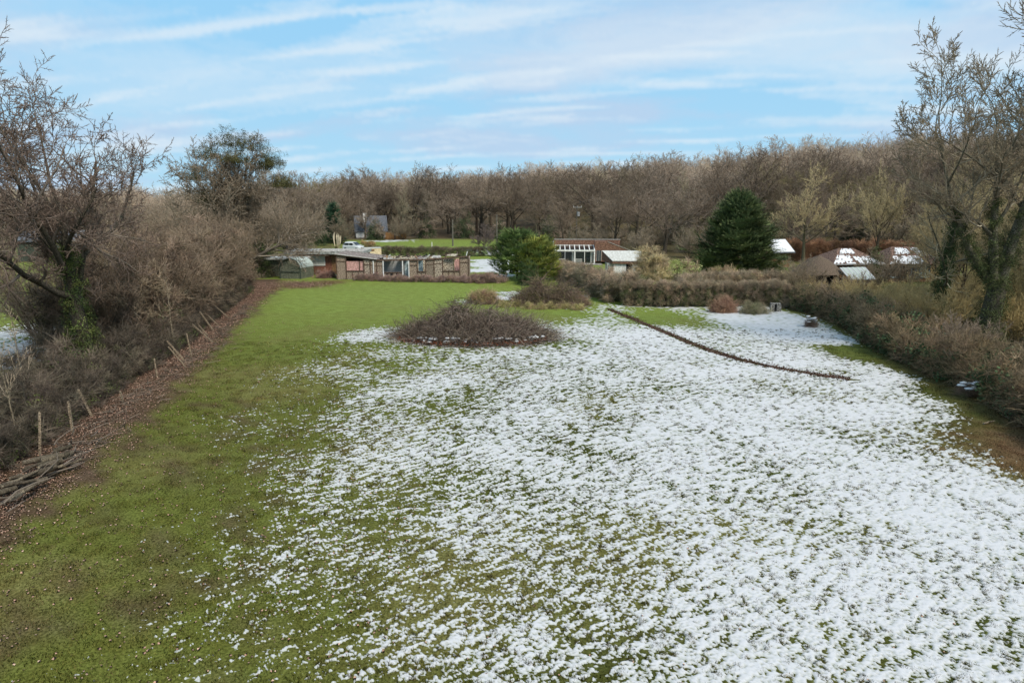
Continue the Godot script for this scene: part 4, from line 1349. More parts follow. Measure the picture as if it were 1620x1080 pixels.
func conifer(called: String, label: String, at: Vector3, h: float, rad: float, count: int, cols: Array, s: int, blunt := 0.0) -> void:
	at.y = ht(at.x, at.z)
	var o := thing(called, label, "tree", at)
	var b := MB.new()
	b.tube(PackedVector3Array([Vector3.ZERO, Vector3(0, h * 0.5, 0), Vector3(0, h * 0.93, 0)]), PackedFloat32Array([h * 0.025, h * 0.016, 0.02]), 8, Color(0.1, 0.07, 0.05))
	part(o, "trunk", b.done(), M.bark)
	var r := gen(s)
	var where: Array = []
	var tint := PackedColorArray()
	for i in count:
		var t := pow(r.randf(), 1.25 if blunt == 0.0 else 1.0)
		var a := r.randf() * TAU
		var prof := pow(1.0 - t, 0.62) * minf(1.0, 0.72 + t * 1.8) if blunt == 0.0 else sqrt(maxf(0.0, 1.0 - pow(absf(t - 0.4) / 0.62, 2.2)))
		var lobes := 1.0 + 0.14 * sin(a * 5.0 + t * 9.0) + 0.16 * sin(a * 3.0 - t * 14.0 + at.x) + 0.4 * n_mid.get_noise_3d(cos(a) * 1.5 + at.x, t * 5.0, sin(a) * 1.5)
		var rr := rad * prof * lobes * lerpf(0.5, 1.08, pow(r.randf(), 0.4))
		if n_mid.get_noise_3d(cos(a) * 2.2 + at.z, t * 7.0, sin(a) * 2.2) < -0.22:
			continue
		if r.randf() < 0.1:
			rr *= r.randf_range(1.05, 1.25)
		var p := Vector3(cos(a) * rr, 0.25 + t * (h - 0.7), sin(a) * rr)
		var out := Vector3(cos(a), 0.25 + t * 1.1 + blunt, sin(a)).normalized()
		out = (out + Vector3(r.randfn(), r.randfn(), r.randfn()) * 0.22).normalized()
		var x := UP.cross(out).normalized()
		where.append(Transform3D(Basis(x, out.cross(x), out).scaled(Vector3.ONE * (h * 0.09 + 0.3) * r.randf_range(0.55, 1.5)), p))
		tint.append(pick(r, cols, 0.5))
	many(o, "foliage", CL.needle, M.needle, where, tint)

# ------------------------------------------------------------------ woods
func woods() -> void:
	var protos: Array = []
	var high: Array = []
	var styles := [0, 1, 0, 1, 2, 0]
	for i in 6:
		var g := wood_tree(500 + i, 13.0, styles[i])
		var wm := g.wood.done()
		var tm := g.twig.done()
		protos.append([wm, tm])
		high.append(maxf(tm.get_aabb().end.y, wm.get_aabb().end.y))
	var r := gen(600)
	var first := {}
	var put := func(x: float, z: float, h: float, kind: int, label: String, group: String) -> void:
		var called: String = ["broad_oak_tree", "ash_tree", "broad_oak_tree", "ash_tree", "birch_tree", "broad_oak_tree"][kind]
		called = "woodland_tree" if kind != 4 else "slender_tree"
		var k: float = h / high[kind]
		var wide := k * r.randf_range(1.1, 1.7)
		var sc := Vector3(wide, k, wide * r.randf_range(0.9, 1.1))
		var look: Material = [M.twig, M.twig_brown, M.twig_brown, M.twig_dark, M.twig_dark, M.twig_olive][r.randi() % 6]
		if first.has(kind):
			var c := copy_of(first[kind], Vector3(x, 0, z), r.randf() * TAU, sc, label, group)
			(c.get_node("crown") as MeshInstance3D).material_override = look
		else:
			var o := thing(called, label, "tree", Vector3(x, ht(x, z) - 0.1, z), r.randf() * TAU, group)
			o.scale = sc
			part(o, "trunk", protos[kind][0], M.bark)
			part(o, "crown", protos[kind][1], M.twig)
			first[kind] = o
	# the front edge, left to right as one walks along it
	var az := -0.34
	var n := 0
	while az < 0.78:
		var D := lerpf(174.0, 137.0, sm(0.02, 0.14, az)) + r.randf_range(-4.0, 4.0)
		var x := sin(atan(az)) * D
		var z := -cos(atan(az)) * D
		var h := r.randf_range(9.5, 17.5)
		var kind := r.randi() % 6
		put.call(x, z, h, kind, nth(n) + (" slender" if kind == 4 else " round crowned") + " bare tree from the left along the front edge of the wood", "bare trees along the front edge of the wood")
		n += 1
		az += r.randf_range(5.5, 9.5) / D
	# trees that stand forward of the wood, behind the bungalow and the barns
	n = 0
	for e in [[9.5, -124.0, 11.0, 1], [18.0, -121.0, 12.5, 0], [26.0, -117.0, 12.0, 5], [36.0, -122.0, 13.5, 0], [33.5, -110.0, 9.5, 4], [52.0, -122.0, 13.0, 1], [48.0, -112.0, 11.0, 5], [60.0, -116.0, 13.0, 0], [70.0, -112.0, 13.0, 2], [-46.0, -128.0, 10.0, 1], [-55.0, -135.0, 11.0, 0], [-60.0, -112.0, 10.0, 5], [-70.0, -120.0, 11.0, 0], [-78.0, -104.0, 11.0, 1]]:
		put.call(e[0], e[1], e[2], e[3], nth(n) + " of the bare trees standing forward of the wood, counted from behind the glazed bungalow", "bare trees standing forward of the wood")
		n += 1
	# rows behind it
	for row in 4:
		az = -0.36
		while az < 0.8:
			var D := lerpf(186.0, 149.0, sm(0.02, 0.16, az)) + row * 12.0 + r.randf_range(-5.0, 5.0)
			var x := sin(atan(az)) * D
			var z := -cos(atan(az)) * D
			put.call(x, z, r.randf_range(10.5, 19.5), r.randi() % 6, "bare brown tree among the crowded trunks of the wooded slope", "bare trees on the wooded slope")
			az += r.randf_range(6.0, 10.0) / D
	# beyond: one mass
	for k in 6:
		var wt: Array = []
		var tc := PackedColorArray()
		for i in 190:
			var a := r.randf_range(-0.95, 0.95)
			var lo := lerpf(235.0, 196.0, sm(0.0, 0.16, a))
			var D := lo + 150.0 * pow(r.randf(), 0.8)
			if a < -0.3:
				D = 235.0 + 130.0 * r.randf()
			var x := sin(atan(a)) * D
			var z := -cos(atan(a)) * D
			var q: float = r.randf_range(10.5, 19.5) / high[k]
			if a < -0.3:
				q *= 0.82
			wt.append(Transform3D(Basis(UP, r.randf() * TAU).scaled(Vector3(q * 1.35, q, q * 1.35)), Vector3(x, ht(x, z) - 0.2, z)))
			var m := r.randf_range(0.4, 0.78)
			tc.append(Color(m, m, m))
		if k == 0:
			var root := Node3D.new()
			root.name = "far_wood"
			add_child(root)
			tag(root, "mass of bare brown trees on the skyline behind everything", "wood", "", "stuff")
		many(get_node("far_wood"), "trunks", protos[k][0], M.bark, wt, tc)
		many(get_node("far_wood"), "crowns", protos[k][1], M.twig, wt, tc)
	# evergreen understorey and bushes between field and wood
	var dk := [Color(0.035, 0.05, 0.022), Color(0.05, 0.062, 0.03), Color(0.026, 0.04, 0.018)]
	n = 0
	for s in [[-44.0, -158.0, 3.0, 6.0], [-33.0, -166.0, 2.6, 5.0], [-21.0, -170.0, 2.5, 6.0], [-12.0, -170.0, 3.0, 7.0], [-3.0, -168.0, 2.2, 5.0], [8.0, -150.0, 2.6, 6.0], [33.0, -142.0, 3.0, 5.0], [52.0, -138.0, 3.5, 6.0], [66.0, -132.0, 3.0, 5.0], [-52.0, -150.0, 3.0, 6.0]]:
		bush("holly_bush", nth(n) + " dark evergreen bush from the left under the edge of the wood", "bush", Vector3(s[0], 0, s[1]), Vector3(s[2], s[3], s[2]), [["foliage", "ivy", "leaf", 210, 1.2, dk], ["stems", "twig_far", "twig", 30, 1.6, [Color(0.13, 0.1, 0.075)]]], 610 + n, "evergreen bushes under the edge of the wood")
		n += 1
	conifer("spruce_tree", "small dark spruce left of the slate roofed house", Vector3(-38.5, 0, -149.0), 8.5, 2.2, 500, [Color(0.022, 0.042, 0.024), Color(0.03, 0.055, 0.03)], 640)
	# individual trees of the middle distance
	var mid := shrub_gen(700, 8.6, 24, Color(0.135, 0.108, 0.08), 0.85, 0.016)
	var m1 := plant("round_crowned_tree", "pale brown domed tree left of the car, twigs down to the ground", "tree", mid, Vector3(-33.8, 0, -106.0), 0.0, 1.0)
	copy_of(m1, Vector3(-40.5, 0, -112.0), 2.0, Vector3.ONE * 1.05, "brown tree behind the pale domed one by the car")
	copy_of(m1, Vector3(-46.0, 0, -98.0), 4.0, Vector3.ONE * 1.1, "brown tree between the ivy topped tree and the wood")
	copy_of(m1, Vector3(-55.0, 0, -118.0), 1.0, Vector3.ONE * 1.1, "bare tree farthest left beyond the hedgerow")
	var olb := shrub_gen(701, 5.0, 14, Color(0.118, 0.098, 0.07), 0.8, 0.016)
	var ob := plant("field_shrub", "olive brown shrub in front of the slate roofed house", "shrub", olb, Vector3(-36.0, 0, -146.0))
	copy_of(ob, Vector3(18.5, 0, -126.0), 1.0, Vector3(1.3, 0.9, 1.3), "big rounded brown thicket behind the glazed bungalow")
	copy_of(ob, Vector3(26.0, 0, -124.0), 2.0, Vector3(1.4, 1.0, 1.4), "big rounded brown thicket behind the cypress, left of it")
	copy_of(ob, Vector3(33.5, 0, -118.0), 3.1, Vector3(1.3, 1.0, 1.3), "rounded brown thicket just right behind the cypress")
	copy_of(ob, Vector3(-26.0, 0, -165.0), 4.0, Vector3(1.2, 1.0, 1.2), "low brown shrub by the orange garden fence")
	copy_of(ob, Vector3(50.0, 0, -118.0), 5.0, Vector3(1.9, 1.3, 1.9), "brown thicket behind the barn with snowy roofs")
	copy_of(ob, Vector3(62.0, 0, -112.0), 0.6, Vector3(1.9, 1.5, 1.9), "brown thicket at the right end of the snowy roofs")
	for e in [[13.0, -118.0, 0.93, "rounded thicket behind the middle of the glazed bungalow"], [21.0, -112.0, 0.81, "brown thicket right behind the garage"], [28.0, -108.0, 0.87, "brown thicket close behind the cypress on its left"], [39.0, -112.0, 0.93, "brown thicket behind the yellowish barked tree"], [46.0, -108.0, 0.87, "brown thicket between the yellowish barked tree and the barn"], [-41.0, -126.0, 1.3, "brown thicket left of the pampas grass"], [-49.0, -132.0, 1.5, "brown thicket at the left end of the dark evergreen hedge"], [-41.0, -152.0, 1.5, "tangled thicket just left of the small spruce"], [-50.0, -112.0, 1.4, "bare thicket behind the ivy topped tree"], [-58.0, -104.0, 1.5, "bare thicket farthest left behind the hedgerow"]]:
		copy_of(ob, Vector3(e[0], 0, e[1]), e[0], Vector3(e[2] * 1.2, e[2], e[2] * 1.2), e[3])
	var ap := wood_tree(702, 5.6, 0)
	ap.twig.c.fill(Color(0.17, 0.13, 0.115))
	plant("orchard_tree", "small gnarled dark fruit tree at the end of the clipped field hedge", "tree", ap, Vector3(-4.6, 0, -113.0), 0.7, 1.0)
	# hedges of the far field
	hedge("low_field_hedge", "low dark clipped hedge across the field behind the derelict bungalow", [Vector2(-23.0, -114.0), Vector2(-12.0, -113.2), Vector2(-1.5, -112.4)], 1.6, 1.35, [["foliage", "leaf_small", "leaf", 34, 0.6, [Color(0.045, 0.052, 0.025), Color(0.06, 0.062, 0.03)]], ["twigs", "twig_far", "twig", 24, 0.6, [Color(0.1, 0.075, 0.055), Color(0.07, 0.055, 0.04)]]], 720, 0.85)
	hedge("copper_hedge", "short copper brown hedge end beside the parked car", [Vector2(-25.6, -118.0), Vector2(-23.6, -117.6)], 1.4, 1.9, [["twigs", "twig_far", "twig", 40, 0.6, [Color(0.2, 0.12, 0.06), Color(0.15, 0.11, 0.06)]], ["foliage", "leaf_small", "leaf", 26, 0.55, [Color(0.05, 0.06, 0.025)], 0.0, 1.0]], 721, 0.8)
	hedge("beech_hedge", "russet beech hedge bank behind the barn and the round hut", [Vector2(38.0, -104.0), Vector2(50.0, -103.0), Vector2(60.0, -101.0)], 3.0, 2.6, [["twigs", "twig_far", "twig", 40, 0.9, [Color(0.14, 0.08, 0.05), Color(0.17, 0.1, 0.06)]], ["foliage", "leaf_small", "leaf", 40, 0.8, [Color(0.14, 0.072, 0.042), Color(0.11, 0.06, 0.036)]]], 722, 0.7)
	hedge("dark_laurel_hedge", "dark clipped evergreen hedge behind the pampas grass and the car", [Vector2(-46.0, -140.0), Vector2(-37.0, -139.0)], 2.5, 2.6, [["foliage", "leaf_small", "leaf", 60, 0.8, dk]], 723, 0.85)
	# brambles in front of the derelict bungalow
	hedge("bramble_row", "purple brown bramble row along the front of the derelict bungalow", [Vector2(-17.5, -76.9), Vector2(-13.0, -75.8), Vector2(-8.0, -75.0), Vector2(-4.0, -74.6)], 1.8, 0.5, [["stems", "twig_far", "twig", 70, 0.36, [Color(0.14, 0.09, 0.075), Color(0.11, 0.08, 0.068), Color(0.17, 0.12, 0.09)]], ["foliage", "leaf_small", "leaf", 4, 0.35, [Color(0.08, 0.08, 0.03)]]], 724, 0.3)
	bush("bramble_mound", "low purple brown bramble mound right of the derelict bungalow", "bush", Vector3(-3.2, 0, -74.4), Vector3(2.9, 1.15, 1.5), [["stems", "twig_far", "twig", 240, 0.55, [Color(0.12, 0.085, 0.072), Color(0.15, 0.105, 0.08)]]], 725)
	bush("bramble_mound", "reddish bramble mound between the arched hut and the derelict bungalow", "bush", Vector3(-21.6, 0, -79.0), Vector3(1.5, 1.0, 0.9), [["stems", "twig_far", "twig", 110, 0.5, [Color(0.17, 0.1, 0.08), Color(0.13, 0.085, 0.07)]]], 726)
	bush("dark_shrub", "small dark green shrub under the white framed window", "shrub", Vector3(-24.3, 0, -82.4), Vector3(0.8, 1.2, 0.6), [["foliage", "leaf_small", "leaf", 60, 0.5, dk]], 727)
	# pampas grass
	var pg := thing("pampas_grass", "clump of pampas grass with tall cream plumes left of the car", "plant", Vector3(-33.2, ht(-33.2, -130.0), -130.0))
	var pb := MB.new()
	var fb := MB.new()
	for i in 130:
		var a := r.randf() * TAU
		var d := Vector3(cos(a), 1.2, sin(a)).normalized()
		pb.spike(Vector3.ZERO, d * r.randf_range(0.8, 1.6), 0.03, Color(0.16, 0.15, 0.06) * r.randf_range(0.7, 1.3))
	for i in 9:
		var p := Vector3(r.randf_range(-0.9, 0.9), 0, r.randf_range(-0.5, 0.5))
		var top := r.randf_range(2.4, 3.2)
		fb.tube(PackedVector3Array([p * 0.5, p + UP * top * 0.55, p + UP * top * 0.8, p + Vector3(0.15, top, 0)]), PackedFloat32Array([0.02, 0.1, 0.16, 0.02]), 6, Color(0.55, 0.46, 0.33) * r.randf_range(0.85, 1.1))
	part(pg, "foliage", pb.done(), M.twig)
	part(pg, "plumes", fb.done(), M.twig).set_meta("kind", "stuff")

# ------------------------------------------------------------------ buildings
func ridge_roof(w: float, d: float, h: float, over := 0.0) -> ArrayMesh:   # gable roof, ridge along x, base at y 0
	var b := MB.new()
	var x := w / 2 + over
	var z := d / 2 + over
	var q := 0.12
	b.quad(Vector3(-x, 0, z), Vector3(x, 0, z), Vector3(x, h, 0), Vector3(-x, h, 0), Color.WHITE)
	b.quad(Vector3(x, 0, -z), Vector3(-x, 0, -z), Vector3(-x, h, 0), Vector3(x, h, 0), Color.WHITE)
	b.tri(Vector3(x, 0, z), Vector3(x, 0, -z), Vector3(x, h, 0), Color.WHITE)
	b.tri(Vector3(-x, 0, -z), Vector3(-x, 0, z), Vector3(-x, h, 0), Color.WHITE)
	b.quad(Vector3(-x, 0, -z), Vector3(x, 0, -z), Vector3(x, 0, z), Vector3(-x, 0, z), Color.WHITE)
	return b.done()

func hip_roof(w: float, d: float, h: float, ridge: float) -> ArrayMesh:
	var b := MB.new()
	var x := w / 2
	var z := d / 2
	var k := ridge / 2
	b.quad(Vector3(-x, 0, z), Vector3(x, 0, z), Vector3(k, h, 0), Vector3(-k, h, 0), Color.WHITE)
	b.quad(Vector3(x, 0, -z), Vector3(-x, 0, -z), Vector3(-k, h, 0), Vector3(k, h, 0), Color.WHITE)
	b.tri(Vector3(x, 0, z), Vector3(x, 0, -z), Vector3(k, h, 0), Color.WHITE)
	b.tri(Vector3(-x, 0, -z), Vector3(-x, 0, z), Vector3(-k, h, 0), Color.WHITE)
	b.quad(Vector3(-x, 0, -z), Vector3(x, 0, -z), Vector3(x, 0, z), Vector3(-x, 0, z), Color.WHITE)
	return b.done()

func window(parent: Node, at: Vector3, w: float, h: float, panes: int, frame := "white_paint", glass := "dark_glass", turn := 0.0) -> void:
	var o := Node3D.new()
	o.name = "window"
	parent.add_child(o, true)
	o.position = at
	o.rotation.y = turn
	var t := 0.07
	bx(o, "frame", M[frame], Vector3(0, h / 2 - t / 2, 0), Vector3(w, t, 0.1))
	bx(o, "frame", M[frame], Vector3(0, -h / 2 + t / 2, 0), Vector3(w, t, 0.1))
	for i in panes + 1:
		bx(o, "frame", M[frame], Vector3(-w / 2 + t / 2 + (w - t) * i / panes, 0, 0), Vector3(t, h - 2 * t, 0.096))
	for i in panes:
		bx(o, "pane", M[glass], Vector3(-w / 2 + t / 2 + (w - t) * (i + 0.5) / panes, 0, 0), Vector3((w - t) / panes - t, h - 2 * t, 0.03))

func derelict() -> void:
	var y0 := ht(-12.5, -79.0)
	var o := thing("derelict_bungalow", "long derelict bungalow with bare studs, empty windows and a broken roof", "building", Vector3(-12.4, y0, -77.6), 0.03)
	var W := 14.9
	var x0 := -W / 2
	# px along the front, in metres from its left end
	var S := W / 203.0
	var r := gen(800)
	# wall bays: from, to, sill height, head height of an opening (0,0 = solid), infill
	var H := func(px: float) -> float:   # height of the wall head: a shallow butterfly
		return 2.75 - 0.62 * sm(535, 600, px) + 0.4 * sm(650, 735, px)
	bx(o, "floor_slab", M.floor_slab, Vector3(0, 0.06, -3.2), Vector3(W, 0.12, 6.6))
	var solid := func(a: float, b: float) -> void:
		var n := maxi(1, int(round((b - a) / 11.0)))
		for i in n:
			var p := lerpf(a, b, (i + 0.5) / n)
			var w := (b - a) / n * S - 0.11
			var h: float = H.call(p)
			bx(o, "wall_panel", [M.pebbledash, M.pebbledash_dark, M.pebbledash_pale, M.pebbledash][r.randi() % 4], Vector3(x0 + (p - 535.0) * S, 0.12 + (h - 0.12) / 2, r.randf_range(-0.02, 0.02)), Vector3(w, h - 0.12, 0.09))
		for i in n + 1:
			var p := lerpf(a, b, i / float(n))
			var h: float = H.call(p)
			bx(o, "stud", M.stud, Vector3(x0 + (p - 535.0) * S, h / 2 + 0.05, 0.03), Vector3(0.1, h - 0.02, 0.16))
		var hm: float = H.call((a + b) / 2)
		bx(o, "rail", M.stud, Vector3(x0 + ((a + b) / 2 - 535.0) * S, hm * 0.76, 0.06), Vector3((b - a) * S - 0.1, 0.07, 0.05), Vector3(0, 0, (H.call(b) - H.call(a)) / ((b - a) * S)))
	var low := func(a: float, b: float, sill: float) -> void:
		var n := maxi(1, int(round((b - a) / 8.0)))
		for i in n:
			var p := lerpf(a, b, (i + 0.5) / n)
			bx(o, "wall_panel", M.pebbledash, Vector3(x0 + (p - 535.0) * S, 0.12 + (sill - 0.12) / 2, r.randf_range(-0.02, 0.02)), Vector3((b - a) / n * S - 0.09, sill - 0.12, 0.09))
			if i:
				bx(o, "stud", M.stud, Vector3(x0 + (lerpf(a, b, i / float(n)) - 535.0) * S, sill / 2, 0.03), Vector3(0.08, sill - 0.1, 0.14))
		bx(o, "sill", M.stud, Vector3(x0 + ((a + b) / 2 - 535.0) * S, sill, 0.03), Vector3((b - a) * S - 0.1, 0.08, 0.2))
	solid.call(535.0, 549.6)
	low.call(549.6, 576.8, 1.0)
	solid.call(576.8, 606.0)
	low.call(606.0, 636.0, 0.8)
	solid.call(646.5, 659.0)
	low.call(659.0, 671.5, 0.9)
	solid.call(671.5, 698.0)
	low.call(698.0, 724.5, 0.95)
	solid.call(724.5, 738.0)
	# boards and rooms seen in the openings
	bx(o, "pink_board", M.pink_panel, Vector3(x0 + (559.5 - 535) * S, 1.55, -0.06), Vector3(19.5 * S, 1.06, 0.03))
	bx(o, "pink_board", M.pink_panel, Vector3(x0 + (573.6 - 535) * S, 1.55, -0.06), Vector3(5.8 * S, 1.06, 0.03))
	bx(o, "mullion", M.stud, Vector3(x0 + (570.2 - 535) * S, 1.55, 0.0), Vector3(0.09, 1.06, 0.1))
	for p in [591.6, 606.6, 636.5, 646.0]:
		bx(o, "white_post", M.white_paint, Vector3(x0 + (p - 535.0) * S, 1.12, 0.13), Vector3(0.12, 2.0, 0.08))
	bx(o, "inner_wall", M.grey_mottle, Vector3(x0 + (621.0 - 535) * S, 1.3, -1.0), Vector3(33 * S, 2.0, 0.1))
	bx(o, "inner_wall", M.pale_blue, Vector3(x0 + (641.0 - 535) * S, 1.2, -1.2), Vector3(9 * S, 2.0, 0.1))
	bx(o, "inner_wall", M.pale_blue, Vector3(x0 + (663.0 - 535) * S, 1.2, -0.8), Vector3(7 * S, 2.1, 0.1))
	bx(o, "inner_wall", M.cream_panel, Vector3(x0 + (706.0 - 535) * S, 1.25, -1.3), Vector3(17 * S, 2.3, 0.1))
	bx(o, "inner_wall", M.pink_panel, Vector3(x0 + (722.0 - 535) * S, 1.2, -1.15), Vector3(14 * S, 2.1, 0.1))
	for p in [603.0, 646.0, 690.0]:
		bx(o, "cross_wall", M.cream_panel, Vector3(x0 + (p - 535.0) * S, 1.15, -3.4), Vector3(0.1, 2.0, 5.4))
	bx(o, "end_wall", M.pebbledash, Vector3(x0 + 0.02, 1.35, -3.3), Vector3(0.12, 2.6, 6.3))
	bx(o, "end_wall", M.pebbledash, Vector3(-x0 - 0.05, 1.15, -3.3), Vector3(0.12, 2.1, 6.3))
	bx(o, "back_wall", M.cream_panel, Vector3(-1.8, 1.15, -6.45), Vector3(W - 3.9, 2.06, 0.12))
	for p in [613.0, 619.0, 628.0]:
		bx(o, "dark_vent", M.dark, Vector3(x0 + (p - 535.0) * S, 0.5, 0.06), Vector3(0.28, 0.42, 0.03))
	# wall head beams following the slope
	for e in [[535.0, 600.0], [600.0, 668.0], [668.0, 738.0]]:
		var ha: float = H.call(e[0])
		var hb: float = H.call(e[1])
		var L: float = (e[1] - e[0]) * S
		bx(o, "head_beam", M.stud, Vector3(x0 + ((e[0] + e[1]) / 2 - 535.0) * S, (ha + hb) / 2 + 0.06, 0.05), Vector3(sqrt(L * L + (hb - ha) * (hb - ha)), 0.16, 0.24), Vector3(0, 0, atan2(hb - ha, L)))
	# felted roof over the left third, broken edge; open joists over the rest
	var ang := atan2(H.call(602.0) - H.call(535.0), 67.0 * S)
	for i in 6:
		var L := 4.9 - (0.4 if i in [1, 4] else 0.0)
		bx(o, "roof_board", M.roof_felt, Vector3(x0 + L / 2 - 0.15, 2.58 - 0.004 * i, -0.35 - i * 1.06), Vector3(L, 0.08, 1.04), Vector3(0, 0, ang))
	bx(o, "roof_edge", M.dull_white, Vector3(x0 + 2.3, 2.62, 0.27), Vector3(4.6, 0.07, 0.08), Vector3(0, 0, ang))
	for i in 9:
		var px := 606.0 + i * 16.0
		bx(o, "joist", M.stud if i % 4 else M.dull_white, Vector3(x0 + (px - 535.0) * S, H.call(px) + 0.1, -3.2 + r.randf_range(-0.2, 0.2)), Vector3(0.07, 0.14, 6.3), Vector3(r.randf_range(-0.02, 0.03), r.randf_range(-0.03, 0.03), 0))
	for i in 5:
		var px := 612.0 + i * 25.0
		bx(o, "roof_sheet", [M.roof_white, M.cream_panel, M.roof_felt][i % 3], Vector3(x0 + (px - 535.0) * S, H.call(px) + 0.2, -0.9 - r.randf() * 0.9), Vector3(1.0, 0.03, 1.5 + r.randf()), Vector3(r.randf_range(-0.03, 0.05), r.randf_range(-0.2, 0.2), r.randf_range(-0.05, 0.05)))
	for i in 9:
		var px := 606.0 + r.randf() * 126.0
		bx(o, "broken_timber", [M.stud, M.dark, M.timber][i % 3], Vector3(x0 + (px - 535.0) * S, H.call(px) + 0.3, -0.6 - r.randf() * 2.0), Vector3(r.randf_range(0.4, 1.2), 0.09, 0.12), Vector3(0, r.randf() * TAU, r.randf_range(-0.3, 0.5)))
	# lower wing at the left with the flat pale roof
	var a := thing("flat_roofed_annexe", "low annexe with long pale flat roof and brick wall left of the derelict bungalow", "building", Vector3(-23.6, ht(-23.6, -84.0), -83.6), 0.02)
	bx(a, "roof", M.fascia, Vector3(0.9, 2.62, -1.6), Vector3(9.6, 0.34, 5.2))
	bx(a, "roof_felt", M.roof_white, Vector3(0.9, 2.805, -1.6), Vector3(9.3, 0.03, 4.9))
	bx(a, "wall", M.brick, Vector3(-0.6, 1.22, 0.0), Vector3(4.4, 2.44, 0.2))
	bx(a, "wall", M.timber, Vector3(2.0, 1.22, 0.0), Vector3(0.85, 2.44, 0.2))
	bx(a, "wall", M.brick, Vector3(0.9, 1.22, -4.0), Vector3(9.2, 2.44, 0.2))
	bx(a, "wall", M.grey_mottle, Vector3(4.55, 1.22, 0.02), Vector3(1.0, 2.44, 0.15))
	bx(a, "dark_door", M.dark, Vector3(2.66, 1.15, -0.03), Vector3(0.42, 2.3, 0.1))
	bx(a, "door_post", M.stud, Vector3(3.1, 1.2, 0.02), Vector3(0.16, 2.4, 0.14))
	window(a, Vector3(-0.2, 1.6, 0.13), 2.0, 1.15, 2, "white_paint", "curtain")
	var p := Node3D.new()
	p.name = "porch"
	a.add_child(p, true)
	bx(p, "porch_roof", M.white_paint, Vector3(-3.2, 2.1, 1.6), Vector3(5.0, 0.22, 3.0))
	bx(p, "porch_wall", M.brick, Vector3(-1.3, 1.0, 2.2), Vector3(0.9, 2.0, 0.2))
	bx(p, "porch_wall", M.shed_wood, Vector3(-3.6, 1.0, 2.6), Vector3(3.4, 2.0, 0.15))
	window(a, Vector3(-1.95, 1.25, 2.72), 0.95, 1.5, 2)
	bx(a, "step", M.white_paint, Vector3(3.2, 0.06, 2.6), Vector3(1.6, 0.12, 0.5))
	# roof debris on the annexe
	var t := part(self, "roof_scrap", MB.new().done() if false else scrap_mesh(), M.dark)
	t.position = Vector3(-27.2, ht(-27.2, -84.0) + 2.85, -84.4)
	tag(t, "dark scrap heap lying on the left end of the pale flat roof", "scrap heap")
	arched_hut()

func scrap_mesh() -> ArrayMesh:
	var b := MB.new()
	var r := gen(820)
	for i in 14:
		b.box(Transform3D(Basis.from_euler(Vector3(r.randf() * 0.6, r.randf() * TAU, r.randf() * 0.6)), Vector3(r.randf_range(-0.7, 0.7), 0.12 + r.randf() * 0.4, r.randf_range(-0.5, 0.5))), Vector3(r.randf_range(0.3, 0.9), 0.08, r.randf_range(0.1, 0.4)), Color.WHITE)
	return b.done()

func arched_hut() -> void:
	var o := thing("arched_hut", "small weathered hut with arched boarded front left of the annexe", "shed", Vector3(-25.4, ht(-25.6, -78.5), -78.2), -0.22)
	var w := 2.5
	var top := func(x: float) -> float:
		return 1.25 + 1.05 * sqrt(maxf(0.0, 1.0 - pow(x / (w / 2), 2.0)))
	var n := 12
	for i in n:
		var x := -w / 2 + w * (i + 0.5) / n
		var h: float = top.call(x)
		bx(o, "board", M.shed_wood, Vector3(x, h / 2 - 0.02, 0.02 * (i % 2)), Vector3(w / n - 0.015, h - 0.05, 0.05))
	# curved barge board
	var bb := MB.new()
	var roof := MB.new()
	for i in 14:
		var a0 := PI * i / 14.0
		var a1 := PI * (i + 1) / 14.0
		var p0 := Vector3(cos(a0) * 1.3, 1.25 + sin(a0) * 1.1, 0)
		var p1 := Vector3(cos(a1) * 1.3, 1.25 + sin(a1) * 1.1, 0)
		var q0 := Vector3(cos(a0) * 1.18, 1.25 + sin(a0) * 0.98, 0)
		var q1 := Vector3(cos(a1) * 1.18, 1.25 + sin(a1) * 0.98, 0)
		var f := Vector3(0, 0, 0.12)
		bb.quad(q0 + f, p0 + f, p1 + f, q1 + f, Color.WHITE)
		bb.quad(p0 + f, p0, p1, p1 + f, Color.WHITE)
		var k := Vector3(0, 0, -3.0)
		roof.quad(p0 + k, p1 + k, p1, p0, Color.WHITE)
		roof.quad(q0 + k, q0, q1, q1 + k, Color.WHITE)
	part(o, "barge_board", bb.done(), M.shed_dark)
	part(o, "roof", roof.done(), M.greenhouse_sheet)
	for s in [-1.0, 1.0]:
		for i in 8:
			bx(o, "board", M.shed_wood, Vector3(s * 1.26, 0.62, -0.2 - i * 0.37), Vector3(0.05, 1.24, 0.355))
	bx(o, "back_wall", M.shed_wood, Vector3(0, 1.05, -2.98), Vector3(2.4, 2.1, 0.05))
	bx(o, "rail", M.shed_dark, Vector3(0, 0.8, 0.08), Vector3(2.3, 0.09, 0.05))
	bx(o, "corner_post", M.shed_dark, Vector3(1.28, 0.63, 0.06), Vector3(0.1, 1.3, 0.1))
	bx(o, "corner_post", M.shed_dark, Vector3(-1.28, 0.63, 0.06), Vector3(0.1, 1.3, 0.1))

